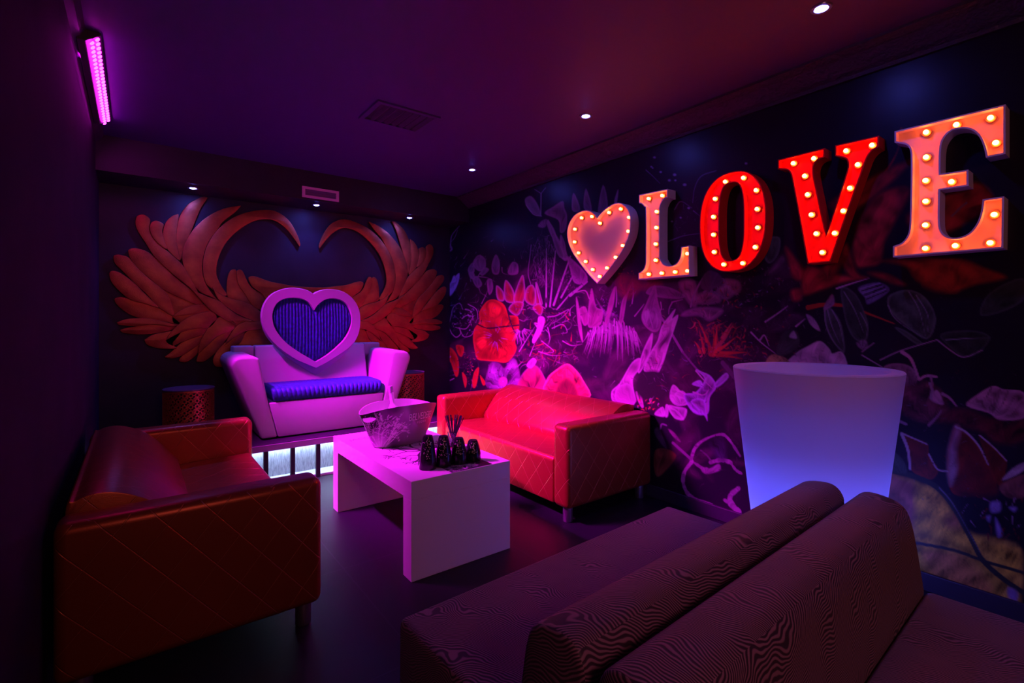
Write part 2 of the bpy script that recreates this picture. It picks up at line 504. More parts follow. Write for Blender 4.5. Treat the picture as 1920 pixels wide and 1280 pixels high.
# ------------------------------------------------------------------ mural wall (printed floral wallpaper on a satin surface)
def build_mural():
    ys = np.concatenate([[YF], np.arange(0.15, YB-0.002, 0.005), [YB]])
    zs = np.concatenate([[0.0], np.arange(0.06, 2.70, 0.005), [ZC]])
    YY, ZZ = np.meshgrid(ys, zs)
    P = np.stack([np.full(YY.size, XR), YY.ravel(), ZZ.ravel()], 1)
    # artwork coordinates: where a wall point falls in the photograph's frame
    yc = np.maximum(P[:, 1], 0.15)
    d = XR*SA + yc*CA
    U = 960+CAM_F*(XR*CA-yc*SA)/d
    V = HORIZON-CAM_F*(P[:, 2]-EYE)/d
    p = Painter(U, V, (0.011, 0.006, 0.018), 11)
    r = p.rng
    A = np.array
    WHITE = A((0.56, 0.42, 0.58)); PINK = A((0.42, 0.20, 0.36)); DUST = A((0.24, 0.13, 0.24)); LILAC = A((0.42, 0.32, 0.70))
    WHITE2 = A((0.80, 0.60, 0.74)); PINK2 = A((0.78, 0.33, 0.56)); DUST2 = A((0.44, 0.24, 0.40)); RED = A((0.62, 0.06, 0.025)); REDD = A((0.30, 0.02, 0.025)); CORAL = A((0.85, 0.14, 0.14)); DARK = A((0.010, 0.006, 0.014))
    GREEN = A((0.055, 0.075, 0.06)); GREY = A((0.20, 0.19, 0.24)); YEL = A((0.78, 0.56, 0.05)); BROWN = A((0.32, 0.11, 0.05)); PLUM = A((0.05, 0.016, 0.05))
    m1 = lambda x, y: (830+x/3.5556, 400+y/3.5556)
    m2 = lambda x, y: (1080+x/4, 500+y/4)
    m3 = lambda x, y: (1380+x/3.5556, 440+y/3.5556)
    m4 = lambda x, y: (1640+x/2.5607, 660+y/2.56)
    m5 = lambda x, y: (1220+x/4.265, 680+y/4.2667)
    m6 = lambda x, y: (980+x/4, 240+y/4)
    def T(f, pts): return [f(*q) for q in pts]
    # dim plum shapes deep in the bouquet
    for k in range(150):
        cx = r.uniform(845, 1500); cy = r.uniform(500, 900)
        if cy < 600 and cx < 950: continue
        L = r.uniform(14, 52); th = r.uniform(0, 6.3); w = L*r.uniform(.2, .45)
        c, s_ = math.cos(th), math.sin(th)
        q = [(cx+c*a-s_*b, cy+s_*a+c*b) for a, b in ((-L, 0), (-L*.3, w), (L*.5, w*.8), (L, 0), (L*.4, -w*.7), (-L*.4, -w))]
        p.poly(q, PLUM*r.uniform(.35, 1.3)+A((0.012, 0.003, 0.006))*r.uniform(0, 3), vein=.6, alpha=.75, soft=4)
    def scatter(x0, x1, y0, y1, n, cols, lmin=3, lmax=16, wmax=1.8, curl=.5):
        for k in range(n):
            x, y = r.uniform(x0, x1), r.uniform(y0, y1); th = r.uniform(0, 6.3); L = r.uniform(lmin, lmax)
            pts = [(x, y)]
            for j in range(3):
                th += r.normal(0, curl); pts.append((pts[-1][0]+L*.33*math.cos(th), pts[-1][1]+L*.33*math.sin(th)))
            p.stroke(pts, r.uniform(.5, wmax), A(cols[r.integers(len(cols))])*r.uniform(.4, 1.1), .3)
    # ---- far end: blue-violet sprig and edge flowers
    p.stroke(T(m1, [(20, 255), (50, 225), (60, 150), (110, 85)]), 1.6, LILAC*.6); p.stroke(T(m1, [(55, 190), (80, 160), (100, 110)]), 1.2, LILAC*.5)
    p.stroke(T(m1, [(20, 260), (60, 240), (45, 205)]), 3, LILAC*.5)
    for q in ([(20, 560), (30, 500), (70, 440), (110, 400), (100, 470), (60, 540)], [(15, 500), (40, 490), (60, 520), (30, 555)], [(60, 460), (75, 415), (90, 450)]):
        p.poly(T(m1, q), LILAC*.75, rim=LILAC, vein=.6)
    # ---- tulip cluster
    for q in ([(200, 340), (235, 280), (280, 300), (285, 360), (245, 385)], [(170, 370), (200, 330), (212, 385), (180, 405)], [(328, 340), (355, 275), (380, 330), (372, 400), (335, 398)],
              [(435, 385), (465, 325), (500, 340), (500, 400), (450, 408)], [(250, 400), (280, 362), (308, 375), (270, 412)], [(200, 440), (230, 418), (262, 470), (232, 495)],
              [(175, 400), (205, 395), (215, 430), (190, 435)], [(295, 450), (325, 440), (335, 500), (310, 540)]):
        p.poly(T(m1, q), DUST*.8, rim=PINK*.75, rimw=2, vein=.6)
    for q in ([(205, 340), (240, 300), (250, 380)], [(250, 395), (230, 440), (250, 520), (300, 560)], [(240, 420), (300, 430), (350, 455)], [(395, 360), (400, 395), (440, 410)], [(260, 600), (290, 540), (300, 510)]):
        p.stroke(T(m1, q), 1.6, PINK*.7, .6)
    # ---- outlined dark blossom on the left
    for q in ([(60, 800), (42, 750), (55, 690), (70, 630), (112, 598), (135, 640)], [(60, 800), (90, 825), (120, 800), (110, 760), (140, 820), (190, 812), (215, 770)], [(170, 605), (225, 640), (235, 700)],
              [(130, 700), (160, 680), (200, 690), (175, 730)], [(90, 760), (150, 770), (180, 740)], [(150, 640), (185, 650), (205, 690)]):
        p.stroke(T(m1, q), 1.9, DUST*1.3, 1.2)
    scatter(848, 890, 575, 625, 60, [DUST, PINK, LILAC], 2, 7)
    # ---- pointed red petals
    for q in ([(415, 575), (418, 445), (470, 510), (478, 590)], [(478, 590), (482, 530), (530, 412), (546, 470), (548, 560), (520, 612)], [(550, 580), (560, 500), (600, 478), (622, 540), (608, 612)],
              [(366, 572), (358, 482), (402, 520), (408, 580)], [(620, 605), (624, 458), (662, 580), (660, 608)], [(600, 630), (640, 600), (668, 630), (650, 680)], [(440, 640), (480, 590), (540, 600), (500, 680)]):
        p.poly(T(m1, q), RED*.42+PLUM*.3, rim=WHITE*.75, rimw=1.5, vein=.6)
    # ---- large red poppy
    q = [(290, 592), (340, 575), (400, 600), (430, 650), (442, 680), (500, 690), (507, 780), (482, 850), (492, 900), (462, 960), (420, 992), (350, 985), (290, 980), (232, 970), (215, 910), (204, 840), (212, 770), (247, 720), (245, 660)]
    p.poly(T(m1, q), RED*.62, rim=RED*1.1, rimw=1.5, vein=.5, root=m1(355, 815), freq=6)
    for q in ([(300, 600), (345, 585), (400, 640), (350, 700), (300, 690)], [(215, 850), (280, 800), (300, 860), (260, 920)], [(400, 700), (470, 705), (480, 780), (420, 790)], [(300, 900), (380, 890), (430, 930), (370, 970)]):
        p.poly(T(m1, q), RED*1.0, rim=RED*.2, rimw=2.2, vein=.8, root=m1(355, 815), alpha=.75, soft=3)
    p.dot(m1(352, 825), 21, 23, REDD*.35, .7)
    p.dot(m1(330, 745), 9, 16, REDD*.5, .8, .7)
    for k in range(46):
        a = r.uniform(0, 6.3); ra = r.uniform(8, 14); rb = ra+r.uniform(6, 16); cx, cy = m1(355, 825)
        p.stroke([(cx+ra*math.cos(a), cy+ra*math.sin(a)), (cx+rb*math.cos(a), cy+rb*math.sin(a))], 1.0, RED*.3 if k % 3 else LILAC*.7, .4)
    p.stroke(T(m1, [(235, 740), (300, 765), (400, 755), (505, 745)]), 2.6, DARK); p.stroke(T(m1, [(420, 600), (440, 680), (470, 770), (500, 800), (550, 760), (580, 650)]), 2.4, DARK*1.6)
    for k in range(60):
        a = r.uniform(0, 6.3); cx, cy = m1(355, 790); ra = r.uniform(20, 34); rb = ra+r.uniform(5, 14)
        p.stroke([(cx+ra*math.cos(a)*.9, cy+ra*1.2*math.sin(a)), (cx+rb*math.cos(a)*.9, cy+rb*1.2*math.sin(a))], .9, RED*r.choice([.25, 1.3]), .3, alpha=.7)
    # ---- red calyx leaves in the corner
    for q in ([(20, 930), (55, 895), (100, 960), (106, 1060), (86, 1085), (58, 1000)], [(198, 1150), (210, 1060), (242, 1030), (222, 1150)], [(250, 1080), (287, 1130), (268, 1142)], [(90, 880), (140, 890), (130, 950), (105, 940)], [(130, 1060), (160, 1100), (150, 1160)]):
        p.poly(T(m1, q), RED*.55, rim=RED*.9, vein=.5)
    scatter(868, 893, 660, 725, 50, [CORAL*.7, PINK*.7], 2, 6)
    p.stroke(T(m1, [(15, 1160), (40, 1120), (75, 1100)]), 2, DUST*1.4); p.stroke(T(m1, [(25, 940), (30, 965), (50, 955)]), 3, PINK)
    # ---- lilac sponge and its ring
    p.poly(T(m1, [(298, 1160), (300, 1040), (330, 990), (380, 1000), (412, 1030), (460, 965), (500, 1000), (503, 1160)]), DUST*.8+LILAC*.12, vein=.9, rim=DUST*.5)
    scatter(915, 970, 680, 725, 70, [LILAC*.7, DUST, DARK], 2, 6)
    p.dot(m1(402, 1120), 9.5, 10, PINK*.9, .2)
    for k in range(3): p.stroke([(m1(402, 1120)[0]+(3+2.4*k)*math.cos(t*.4), m1(402, 1120)[1]+(3+2.4*k)*math.sin(t*.4)) for t in range(17)], 1.0, REDD)
    # ---- coral caps above the sofa back
    p.poly(T(m1, [(508, 1165), (520, 1090), (568, 1030), (620, 1012), (668, 1070), (692, 1170)]), CORAL*.40+A((0.05, 0.015, 0.04)), rim=PINK*.6, rimw=2, vein=.7, freq=5)
    p.poly(T(m1, [(688, 1200), (698, 1100), (760, 1040), (830, 1002), (885, 1040), (935, 1110), (975, 1230)]), CORAL*.66, rim=A((0.9, 0.35, 0.3)), rimw=2.2, vein=1.0, root=m1(830, 1240), freq=11)
    p.poly(T(m1, [(750, 1230), (762, 1140), (820, 1090), (880, 1130), (905, 1230)]), CORAL*.2, vein=.5, rim=CORAL*.6, soft=4)
    p.stroke(T(m1, [(690, 1150), (740, 1075), (820, 1030), (870, 1070), (920, 1150)]), 2, REDD, alpha=.6)
    # ---- spiky rods and the fuzzy grass above them
    for a, b, w in (((690, 620), (692, 235), 3.2), ((715, 620), (752, 250), 3.4), ((740, 610), (852, 285), 4), ((790, 560), (905, 350), 3.4), ((850, 545), (962, 455), 6), ((770, 630), (840, 545), 3), ((650, 600), (620, 460), 2.4), ((760, 640), (830, 560), 2)):
        p.stroke(T(m1, [a, b]), w, WHITE*.62, w*.55)
    p.stroke(T(m1, [(590, 480), (570, 400), (580, 300), (590, 210)]), 1.3, DUST*1.3); p.dot(m1(692, 580), 5, 7, PLUM, .5)
    for k in range(210):
        x = r.uniform(600, 745); y = r.uniform(150, 470); L = r.uniform(15, 55); s_ = r.normal(0, 14)
        if y < 270 and abs(x-670) > (y-100)*.62: continue
        p.stroke(T(m1, [(x, y), (x+s_*.4, y+L*.5), (x+s_, y+L)]), r.uniform(.5, 1.2), DUST*r.uniform(.6, 1.5), .4)
    for q in ([(712, 85), (760, 150), (835, 290), (800, 305), (740, 180)], [(788, 148), (830, 280), (808, 300), (785, 220)], [(835, 285), (955, 400), (952, 465), (880, 462), (852, 380)], [(690, 40), (740, 100), (760, 180), (720, 140)]):
        p.poly(T(m1, q), DUST*1.05, rim=DUST*1.5, rimw=2, vein=.5)
    scatter(1045, 1082, 510, 550, 45, [PINK*.5, DUST], 2, 7)
    # ---- thicket of tendrils in the middle
    scatter(968, 1082, 570, 690, 230, [DUST*1.2, PINK*.8, REDD*2, PLUM*2], 5, 26, 1.9, .6)
    for q in ([(640, 690), (680, 700), (662, 780), (612, 862), (598, 842), (630, 762)], [(560, 1010), (600, 965), (625, 985), (590, 1030)], [(610, 730), (650, 740), (640, 770)]):
        p.poly(T(m1, q), PINK*1.1, rim=WHITE, vein=.6)
    for q in ([(510, 920), (560, 840), (615, 755)], [(580, 950), (620, 850)], [(700, 690), (760, 680), (840, 640), (800, 690), (730, 735)], [(700, 760), (715, 830), (705, 870)], [(730, 765), (800, 740), (830, 790), (790, 800)],
              [(850, 680), (850, 640), (880, 610)], [(660, 850), (740, 920), (660, 930)], [(640, 920), (720, 945), (795, 945)], [(510, 810), (530, 880)], [(495, 820), (500, 870)], [(530, 790), (545, 860)], [(800, 850), (860, 880), (930, 870)]):
        p.stroke(T(m1, q), 2.0, DUST*1.4, .9)
    for k in range(26):
        a = r.uniform(.3, 2.9); cx, cy = m1(520, 760)
        p.stroke([(cx+7*math.cos(a), cy+7*math.sin(a)), (cx+r.uniform(14, 30)*math.cos(a), cy+r.uniform(14, 32)*math.sin(a))], 1.3, WHITE*.6, .4)
    # ---- above the heart sign: leaf, little birdlike bloom and blue-violet petals
    p.poly(T(m6, [(20, 530), (65, 512), (115, 580), (132, 655), (60, 625), (25, 575)]), GREY*.7, rim=GREY*1.2, vein=.3)
    p.stroke(T(m6, [(136, 655), (138, 490)]), 1.6, GREY*1.5); p.stroke(T(m6, [(138, 490), (90, 460)]), 1.2, GREY*1.5); p.stroke(T(m6, [(138, 490), (172, 448)]), 1.2, GREY*1.5)
    p.stroke(T(m6, [(25, 575), (80, 645), (140, 660)]), 1.6, GREY*1.4)
    p.poly(T(m6, [(165, 640), (230, 590), (300, 548), (312, 600), (332, 660), (322, 760), (282, 782), (268, 690)]), DUST*.8, rim=DUST*1.2, vein=.8)
    p.poly(T(m6, [(115, 735), (150, 690), (185, 690), (165, 745)]), DUST*.8, vein=.7)
    for q in ([(372, 615), (382, 488), (430, 610)], [(460, 600), (475, 455), (518, 615)], [(565, 645), (603, 428), (636, 590)], [(688, 550), (716, 462), (705, 560)], [(190, 690), (240, 790), (310, 960), (260, 940)], [(285, 800), (320, 880), (310, 960)]):
        p.poly(T(m6, q), DUST*.85, rim=DUST*1.5, rimw=1.3, vein=.4)
    # ---- sprig with droplets beside the L
    for q in ([(925, 315), (975, 360), (1030, 415)], [(1450, 320), (1340, 360), (1290, 450), (1275, 560)], [(1140, 610), (1185, 550), (1270, 600)], [(1090, 850), (1200, 810), (1330, 790)], [(1280, 620), (1330, 660)]):
        p.stroke(T(m6, q), 1.7, LILAC*.42, 1.0)
    for cx, cy, a in ((988, 220, 2.6), (965, 290, 2), (975, 300, 1.6), (1035, 330, 2.4), (1140, 350, 3.2), (1100, 392, 2.8), (1145, 392, 2.2), (1215, 425, 3.4), (1185, 672, 2), (1245, 600, 2.6), (1120, 700, 2), (1675, 265, 2.6)):
        p.dot(m6(cx, cy), a*1.3, a, LILAC*.8, .6)
    scatter(1255, 1310, 370, 470, 40, [LILAC*.35, DUST*.6], 3, 12, 1.3)
    # ---- palm-like plume
    p.poly(T(m2, [(150, 240), (220, 330), (290, 350), (330, 420), (430, 490), (468, 605), (380, 530), (250, 500), (110, 500), (215, 410)]), DUST+LILAC*.15, vein=.9, rim=DUST*.6)
    scatter(1115, 1165, 560, 615, 110, [LILAC*.8, PINK*.8, DARK], 2, 6, 1.4)
    for k in range(95):
        t = k/94+r.normal(0, .01); x = 90+370*t; y = 500-90*math.sin(PI*min(max(t, 0), 1))+r.uniform(-30, 60)
        L = r.uniform(60, 260)*(.55+.45*math.sin(PI*min(max(t*.95, 0), 1))); lean = (t-.45)*95
        p.stroke(T(m2, [(x, y), (x+lean*.3, y+L*.45), (x+lean*.8-10, y+L)]), r.uniform(1.2, 3.0), (WHITE if k % 3 else PINK)*r.uniform(.4, .95), .5)
    # ---- magenta pointed petals left of the plume
    for q in ([(0, 235), (22, 300), (52, 560), (20, 470)], [(88, 432), (100, 250), (120, 163), (150, 300), (202, 330), (185, 430), (130, 455)], [(218, 410), (250, 250), (292, 148), (282, 280), (235, 425)], [(325, 420), (345, 260), (392, 180), (418, 128), (380, 240), (352, 400)],
              [(20, 330), (70, 300), (95, 400), (60, 440)]):
        p.poly(T(m2, q), PINK*.62+A((0.06, 0, 0)), rim=PINK, rimw=1.6, vein=.5)
    p.stroke(T(m2, [(425, 120), (430, 200), (420, 275)]), 2, DUST*1.2); p.stroke(T(m2, [(300, 150), (305, 230), (300, 300)]), 2, DUST*1.3); p.stroke(T(m2, [(0, 190), (70, 180), (100, 240)]), 2, PINK)
    # dusk-red shapes behind and under the signs
    for q in ([(330, 60), (480, 100), (460, 190), (380, 240), (310, 160)], [(420, 130), (560, 110), (640, 130), (520, 170)]):
        p.poly(T(m2, q), REDD*.8, vein=.4, soft=6, alpha=.8)
    scatter(1140, 1200, 500, 545, 40, [RED*.5, A((.5, .2, .02))*.5], 2, 8)
    # ---- hanging bud, fish-shaped leaf and long stem
    p.poly(T(m2, [(530, 182), (580, 143), (700, 155), (812, 212), (780, 238), (650, 232), (540, 207)]), DUST*.7, rim=DUST*1.1, vein=.6)
    p.poly(T(m2, [(492, 360), (530, 270), (590, 138), (612, 250), (642, 380), (622, 472), (570, 485), (508, 430)]), DUST*.85, rim=PINK*.8, vein=.7, root=m2(595, 180))
    for q in ([(540, 320), (560, 400), (580, 470)], [(600, 330), (610, 400), (605, 460)], [(520, 340), (515, 400), (540, 440)]): p.stroke(T(m2, q), 2.4, WHITE*.5, 1)
    p.poly(T(m2, [(495, 380), (520, 330), (550, 340), (525, 430)]), WHITE*.55, vein=.5)
    p.stroke(T(m2, [(600, 330), (680, 440), (800, 640)]), 4.5, DUST*.9); p.stroke(T(m2, [(800, 640), (910, 770), (1060, 905)]), 3.4, DUST*.6)
    for q in ([(635, 265), (640, 310), (625, 345)], [(720, 270), (700, 310), (695, 355)], [(720, 265), (800, 245)], [(440, 370), (480, 320), (510, 280)]): p.stroke(T(m2, q), 2.2, DUST*1.3, 1.2)
    # ---- pale blades
    for q in ([(465, 775), (500, 640), (562, 508), (576, 520), (552, 650), (485, 785)], [(508, 770), (560, 640), (612, 555), (642, 450), (700, 370), (745, 318), (720, 390), (766, 362), (735, 470), (692, 590), (612, 800), (560, 790)],
              [(268, 935), (330, 870), (420, 720), (482, 688), (474, 765), (425, 850), (442, 1020), (380, 1030), (282, 1015)], [(620, 790), (660, 680), (692, 585), (660, 700)]):
        p.poly(T(m2, q), PINK*.75+WHITE*.1, rim=WHITE*1.15, rimw=1.6, vein=.8, freq=9)
    p.poly(T(m2, [(292, 940), (330, 890), (400, 880), (442, 960), (440, 1020), (310, 1010)]), PINK*.9, rim=WHITE*.8, vein=.3)
    p.stroke(T(m2, [(455, 940), (470, 1000), (500, 1050), (480, 940)]), 4, PINK)
    # ---- broad petals between the plume and the flames
    for q in ([(775, 120), (885, 110), (902, 280), (852, 272)], [(905, 222), (980, 190), (1062, 212), (1072, 262), (920, 272)], [(795, 362), (900, 312), (1080, 318), (1085, 350), (1000, 400), (920, 360)], [(1060, 180), (1150, 120), (1200, 180), (1120, 240)], [(1110, 100), (1210, 110), (1230, 170), (1180, 190)]):
        p.poly(T(m2, q), PINK*.6+A((.08, 0, 0)), rim=PINK*.9, vein=.8, soft=4)
    scatter(1330, 1385, 520, 575, 60, [PINK*.7, RED*.8, DUST], 3, 14, 2.2)
    p.stroke(T(m2, [(860, 300), (880, 220), (930, 120), (970, 60)]), 3, DUST*1.2); p.stroke(T(m2, [(960, 190), (1090, 100)]), 4, DUST)
    p.poly(T(m2, [(930, 130), (990, 30), (1080, 60), (1090, 130), (980, 180)]), DUST*.45, vein=.4)
    # ---- red flame flower
    for a, b, w in (((1010, 655), (965, 500), 9), ((1030, 660), (1025, 440), 9), ((1045, 655), (1060, 440), 8), ((960, 640), (925, 480), 6), ((930, 640), (890, 560), 6), ((1060, 600), (1180, 430), 9), ((1070, 620), (1195, 530), 8), ((1090, 650), (1280, 640), 9), ((1060, 660), (1250, 690), 7), ((980, 560), (920, 420), 5), ((1100, 530), (1170, 420), 7)):
        p.stroke(T(m2, [a, ((a[0]+b[0])/2+r.normal(0, 8), (a[1]+b[1])/2+r.normal(0, 8)), b]), w, (RED if r.uniform() < .6 else CORAL*.6)*r.uniform(.55, 1.05), 1)
    scatter(1300, 1400, 600, 670, 110, [RED*.8, REDD*1.5, CORAL*.6], 5, 22, 3.0)
    scatter(1300, 1420, 560, 680, 60, [WHITE*.5, PINK], 2, 6, 1.6)
    # ---- dark-eyed white flower
    p.dot(m2(570, 895), 34, 33, DARK, .2)
    for q in ([(728, 885), (790, 940), (855, 1018), (760, 1042), (703, 982)], [(688, 1040), (760, 1050), (832, 1070), (802, 1148), (722, 1112)], [(588, 1105), (650, 1050), (668, 1122)], [(672, 1040), (692, 1040), (690, 1115), (670, 1122)], [(700, 1060), (760, 1080), (810, 1145), (740, 1135)], [(740, 960), (800, 930), (850, 1000)]):
        p.poly(T(m2, q), WHITE*.95, tip=PINK*.8, rim=WHITE*1.1, vein=.8)
    scatter(1195, 1235, 745, 768, 26, [RED, WHITE, CORAL], 3, 9, 3)
    # ---- blue-violet iris
    for q in ([(808, 962), (900, 940), (965, 840), (900, 772), (950, 790), (1012, 822), (1052, 900), (1002, 980), (988, 1100), (880, 1092)], [(1038, 880), (1120, 798), (1142, 830), (1070, 897)], [(860, 1010), (960, 1000), (985, 1150), (960, 1110)], [(870, 880), (930, 850), (950, 900)]):
        p.poly(T(m2, q), LILAC*.8, tip=DUST, rim=LILAC*1.15, vein=.9)
    for q in ([(900, 780), (960, 850), (1040, 930)], [(880, 940), (960, 960), (1010, 900)], [(980, 1090), (985, 1010), (1010, 940)]): p.stroke(T(m2, q), 3, WHITE*.75, 1)
    p.stroke(T(m2, [(1100, 720), (1190, 830)]), 8, DUST*.5)
    # ---- lower: rings of ruffled petals beside the pot
    def ruffle(q, w, colr):
        s_ = smooth_open(T(m5, q), 6)
        for (x0, y0), (x1, y1) in zip(s_, s_[1:]):
            p.stroke([(x0, y0), (x1, y1)], w*r.uniform(.55, 1.1), colr*r.uniform(.6, 1.1))
    ruffle([(322, 785), (350, 690), (420, 620), (550, 572), (620, 605), (715, 745)], 6, DUST*1.25)
    ruffle([(330, 790), (272, 870), (260, 960), (300, 1050), (380, 1100), (490, 1135)], 7, DUST*1.25)
    ruffle([(480, 795), (560, 778), (640, 795)], 8, DUST*1.2); ruffle([(640, 800), (680, 855), (725, 885)], 5, DUST*1.1)
    ruffle([(700, 1005), (640, 1060), (640, 1120), (700, 1190)], 11, DUST*1.3); ruffle([(590, 1095), (610, 1110)], 6, DUST*1.2)
    ruffle([(350, 800), (410, 840), (450, 850)], 6, DUST)
    p.poly(T(m5, [(400, 838), (470, 845), (545, 808), (552, 860), (440, 888)]), DUST*1.1, vein=.6)
    p.poly(T(m5, [(480, 640), (560, 610), (600, 770), (540, 770)]), LILAC*.12, vein=.8, soft=8)
    p.stroke(T(m5, [(400, 700), (450, 740), (480, 780)]), 3, DUST*.5)
    p.poly(T(m5, [(30, 560), (62, 520), (132, 682), (95, 665)]), DUST*.7, vein=.6); p.poly(T(m5, [(140, 530), (190, 560), (240, 632), (190, 602)]), PINK*.45, vein=.5)
    p.stroke(T(m5, [(178, 640), (322, 770)]), 5, DUST*.75)
    p.poly(T(m5, [(36, 700), (130, 690), (205, 742), (150, 830), (62, 912), (28, 850)]), BROWN*1.1, rim=BROWN*.7, vein=.7)
    p.stroke(T(m5, [(75, 530), (90, 490), (125, 500)]), 3, GREY*.8)
    # ---- behind the pot: pale ruffled fungus
    scatter(1385, 1510, 500, 680, 120, [DUST, PINK*.8, LILAC*.6, REDD*2], 2, 10, 2.2)
    p.poly(T(m3, [(335, 870), (400, 790), (480, 742), (560, 708), (622, 760), (642, 792), (700, 778), (732, 830), (722, 880), (500, 890)]), DUST2*1.25+A((.08, .06, .05)), rim=WHITE2*.7, vein=.55, rimw=2.5, root=m3(560, 980))
    p.poly(T(m3, [(205, 860), (240, 798), (330, 822), (355, 870)]), YEL*.5+DUST2*.3, vein=.6)
    p.poly(T(m3, [(468, 530), (520, 560), (562, 642), (500, 602)]), WHITE2*.5, tip=DUST2, vein=.4)
    for q in ([(195, 580), (270, 530), (345, 475)], [(100, 650), (170, 720), (260, 790)], [(160, 700), (190, 670), (220, 740)], [(400, 610), (460, 560)]): p.stroke(T(m3, q), 3.2, DUST2*1.1, 1.2)
    p.poly(T(m3, [(270, 790), (310, 660), (400, 640), (420, 740), (330, 800)]), GREEN, vein=.5); p.poly(T(m3, [(355, 680), (385, 640), (405, 690)]), WHITE2*.5)
    # ---- broad red petals under the V and the E
    for q, c in (([(960, 172), (1300, 150), (1500, 160), (1650, 220), (1805, 285), (1600, 332), (1440, 382), (1300, 350), (1200, 300), (1130, 210)], RED*.48), ([(840, -40), (960, -30), (972, 170), (870, 212), (800, 205), (780, 60)], REDD*1.15), ([(330, 80), (400, 160), (468, 250), (440, 305), (380, 282), (350, 182)], REDD*1.3),
                 ([(475, 210), (650, 262), (880, 285), (700, 322), (560, 372), (440, 395)], REDD*1.25), ([(368, 372), (428, 366), (434, 430), (380, 438)], REDD*1.6), ([(700, 150), (740, 60), (800, 240), (860, 290), (760, 280)], REDD*.9), ([(560, 230), (700, 150), (690, 220), (620, 300)], REDD*.9), ([(220, 240), (300, 140), (330, 180), (240, 260)], PINK*.3), ([(880, 250), (1000, 260), (1130, 330), (1060, 330), (930, 280)], REDD*.9)):
        p.poly(T(m3, q), c*1.5, rim=c*.6, rimw=5, vein=.7, soft=4, freq=3)
    p.poly(T(m3, [(1250, 330), (1400, 300), (1480, 350), (1420, 385)]), RED*.7, vein=.4, soft=9, alpha=.7)
    p.stroke(T(m3, [(480, 485), (600, 465), (750, 478), (880, 525), (1055, 592)]), 9, RED*.62, 2); p.stroke(T(m3, [(670, 358), (780, 322), (885, 290)]), 3, DUST2*1.2, 1)
    for q in ([(1605, 440), (1638, 372), (1690, 350), (1705, 365), (1672, 425), (1640, 475)], [(1700, 405), (1760, 370), (1830, 342), (1862, 378), (1800, 425), (1730, 445)], [(1555, 380), (1640, 330), (1710, 300), (1660, 350), (1590, 400)]):
        p.poly(q, REDD*1.4, rim=REDD*.6, vein=.7, soft=5, freq=3)
    p.stroke([(1585, 385), (1640, 345), (1680, 290), (1690, 240)], 3, REDD*.7); p.stroke([(1785, 405), (1800, 390), (1812, 380)], 3, DUST*.8)
    # ---- dark green leaves at the right
    for q, c in (([(1010, 462), (1030, 400), (1150, 368), (1262, 420), (1332, 560), (1272, 695), (1130, 602), (1050, 532)], GREEN*1.2), ([(1368, 662), (1560, 638), (1692, 680), (1622, 782), (1520, 812), (1420, 742)], GREEN*.55), ([(588, 480), (640, 500), (702, 600), (722, 785), (640, 702), (600, 602)], GREEN), ([(700, 360), (800, 400), (872, 560), (880, 622), (868, 700), (800, 700), (740, 600)], GREEN*.8), ([(1630, 535), (1692, 390), (1905, 290), (1925, 420), (1800, 502)], GREEN*.6), ([(200, 30), (290, 20), (280, 130), (220, 190), (180, 120)], GREEN*1.2), ([(1060, 620), (1130, 640), (1240, 720), (1190, 720)], GREEN)):
        p.poly(T(m3, q), c, rim=c*2.2+A((.02, .02, .03)), rimw=1.6, vein=.6, freq=10)
    for q in ([(590, 490), (600, 600), (650, 710), (720, 785)], [(610, 500), (640, 610), (690, 720)], [(640, 500), (690, 600), (715, 720)], [(830, 520), (875, 610), (868, 690)], [(720, 380), (790, 500), (850, 650)], [(1015, 470), (1050, 545), (1140, 620), (1265, 690)], [(1150, 375), (1220, 500), (1262, 670)], [(1200, 400), (1280, 540), (1275, 670)], [(1400, 700), (1560, 690), (1680, 690)]):
        p.stroke(T(m3, q), 2.0, GREY*.9+A((.03, .03, .03)), .9)
    p.poly(T(m3, [(640, 395), (655, 460), (600, 500), (585, 480)]), DUST2*.6)
    p.poly(T(m3, [(815, 352), (950, 318), (1022, 372), (885, 462), (860, 420)]), LILAC*.38, vein=.9, rim=LILAC*.3, root=m3(1100, 200), freq=18)
    for k in range(6): p.stroke(T(m3, [(830+8*k, 360+14*k), (960+10*k, 322+10*k)]), 1.8, DARK if k % 2 else LILAC*.6)
    for q in ([(960, 835), (1100, 772), (1340, 700)], [(1340, 700), (1430, 770), (1520, 815), (1640, 770)], [(840, 802), (980, 885)]): p.stroke(T(m3, q), 2.4, DUST2*.9, 1.6)
    p.poly(T(m3, [(800, 720), (860, 700), (880, 745), (840, 765)]), DUST2*.6, vein=.8); p.stroke(T(m3, [(840, 780), (920, 720)]), 2, DUST2*.7)
    # ---- crumpled pink blossom right of the pot
    p.poly(T(m3, [(985, 895), (1050, 858), (1150, 872), (1202, 930), (1190, 1010), (1100, 1010)]), PINK2*.42, rim=PINK2*.6, vein=.7)
    p.stroke(T(m3, [(1105, 780), (1160, 820), (1190, 880), (1220, 962)]), 7, PINK2*.75, 4); p.stroke(T(m3, [(1220, 965), (1270, 940), (1335, 945)]), 5, PINK2*.75, 4); p.stroke(T(m3, [(1300, 945), (1310, 1010)]), 4, PINK2*.5)
    p.poly(T(m4, [(100, 190), (230, 140), (330, 200), (350, 300), (270, 340), (130, 290)]), PINK2*.10+REDD*.35, vein=.8, soft=5)
    p.poly(T(m4, [(262, 215), (300, 182), (332, 250), (285, 240)]), PINK2*.8, vein=.4); p.stroke(T(m4, [(325, 200), (360, 220), (392, 258)]), 6, PINK2*.55, 3); p.stroke(T(m4, [(270, 220), (275, 180), (265, 150)]), 5, DUST2*.8)
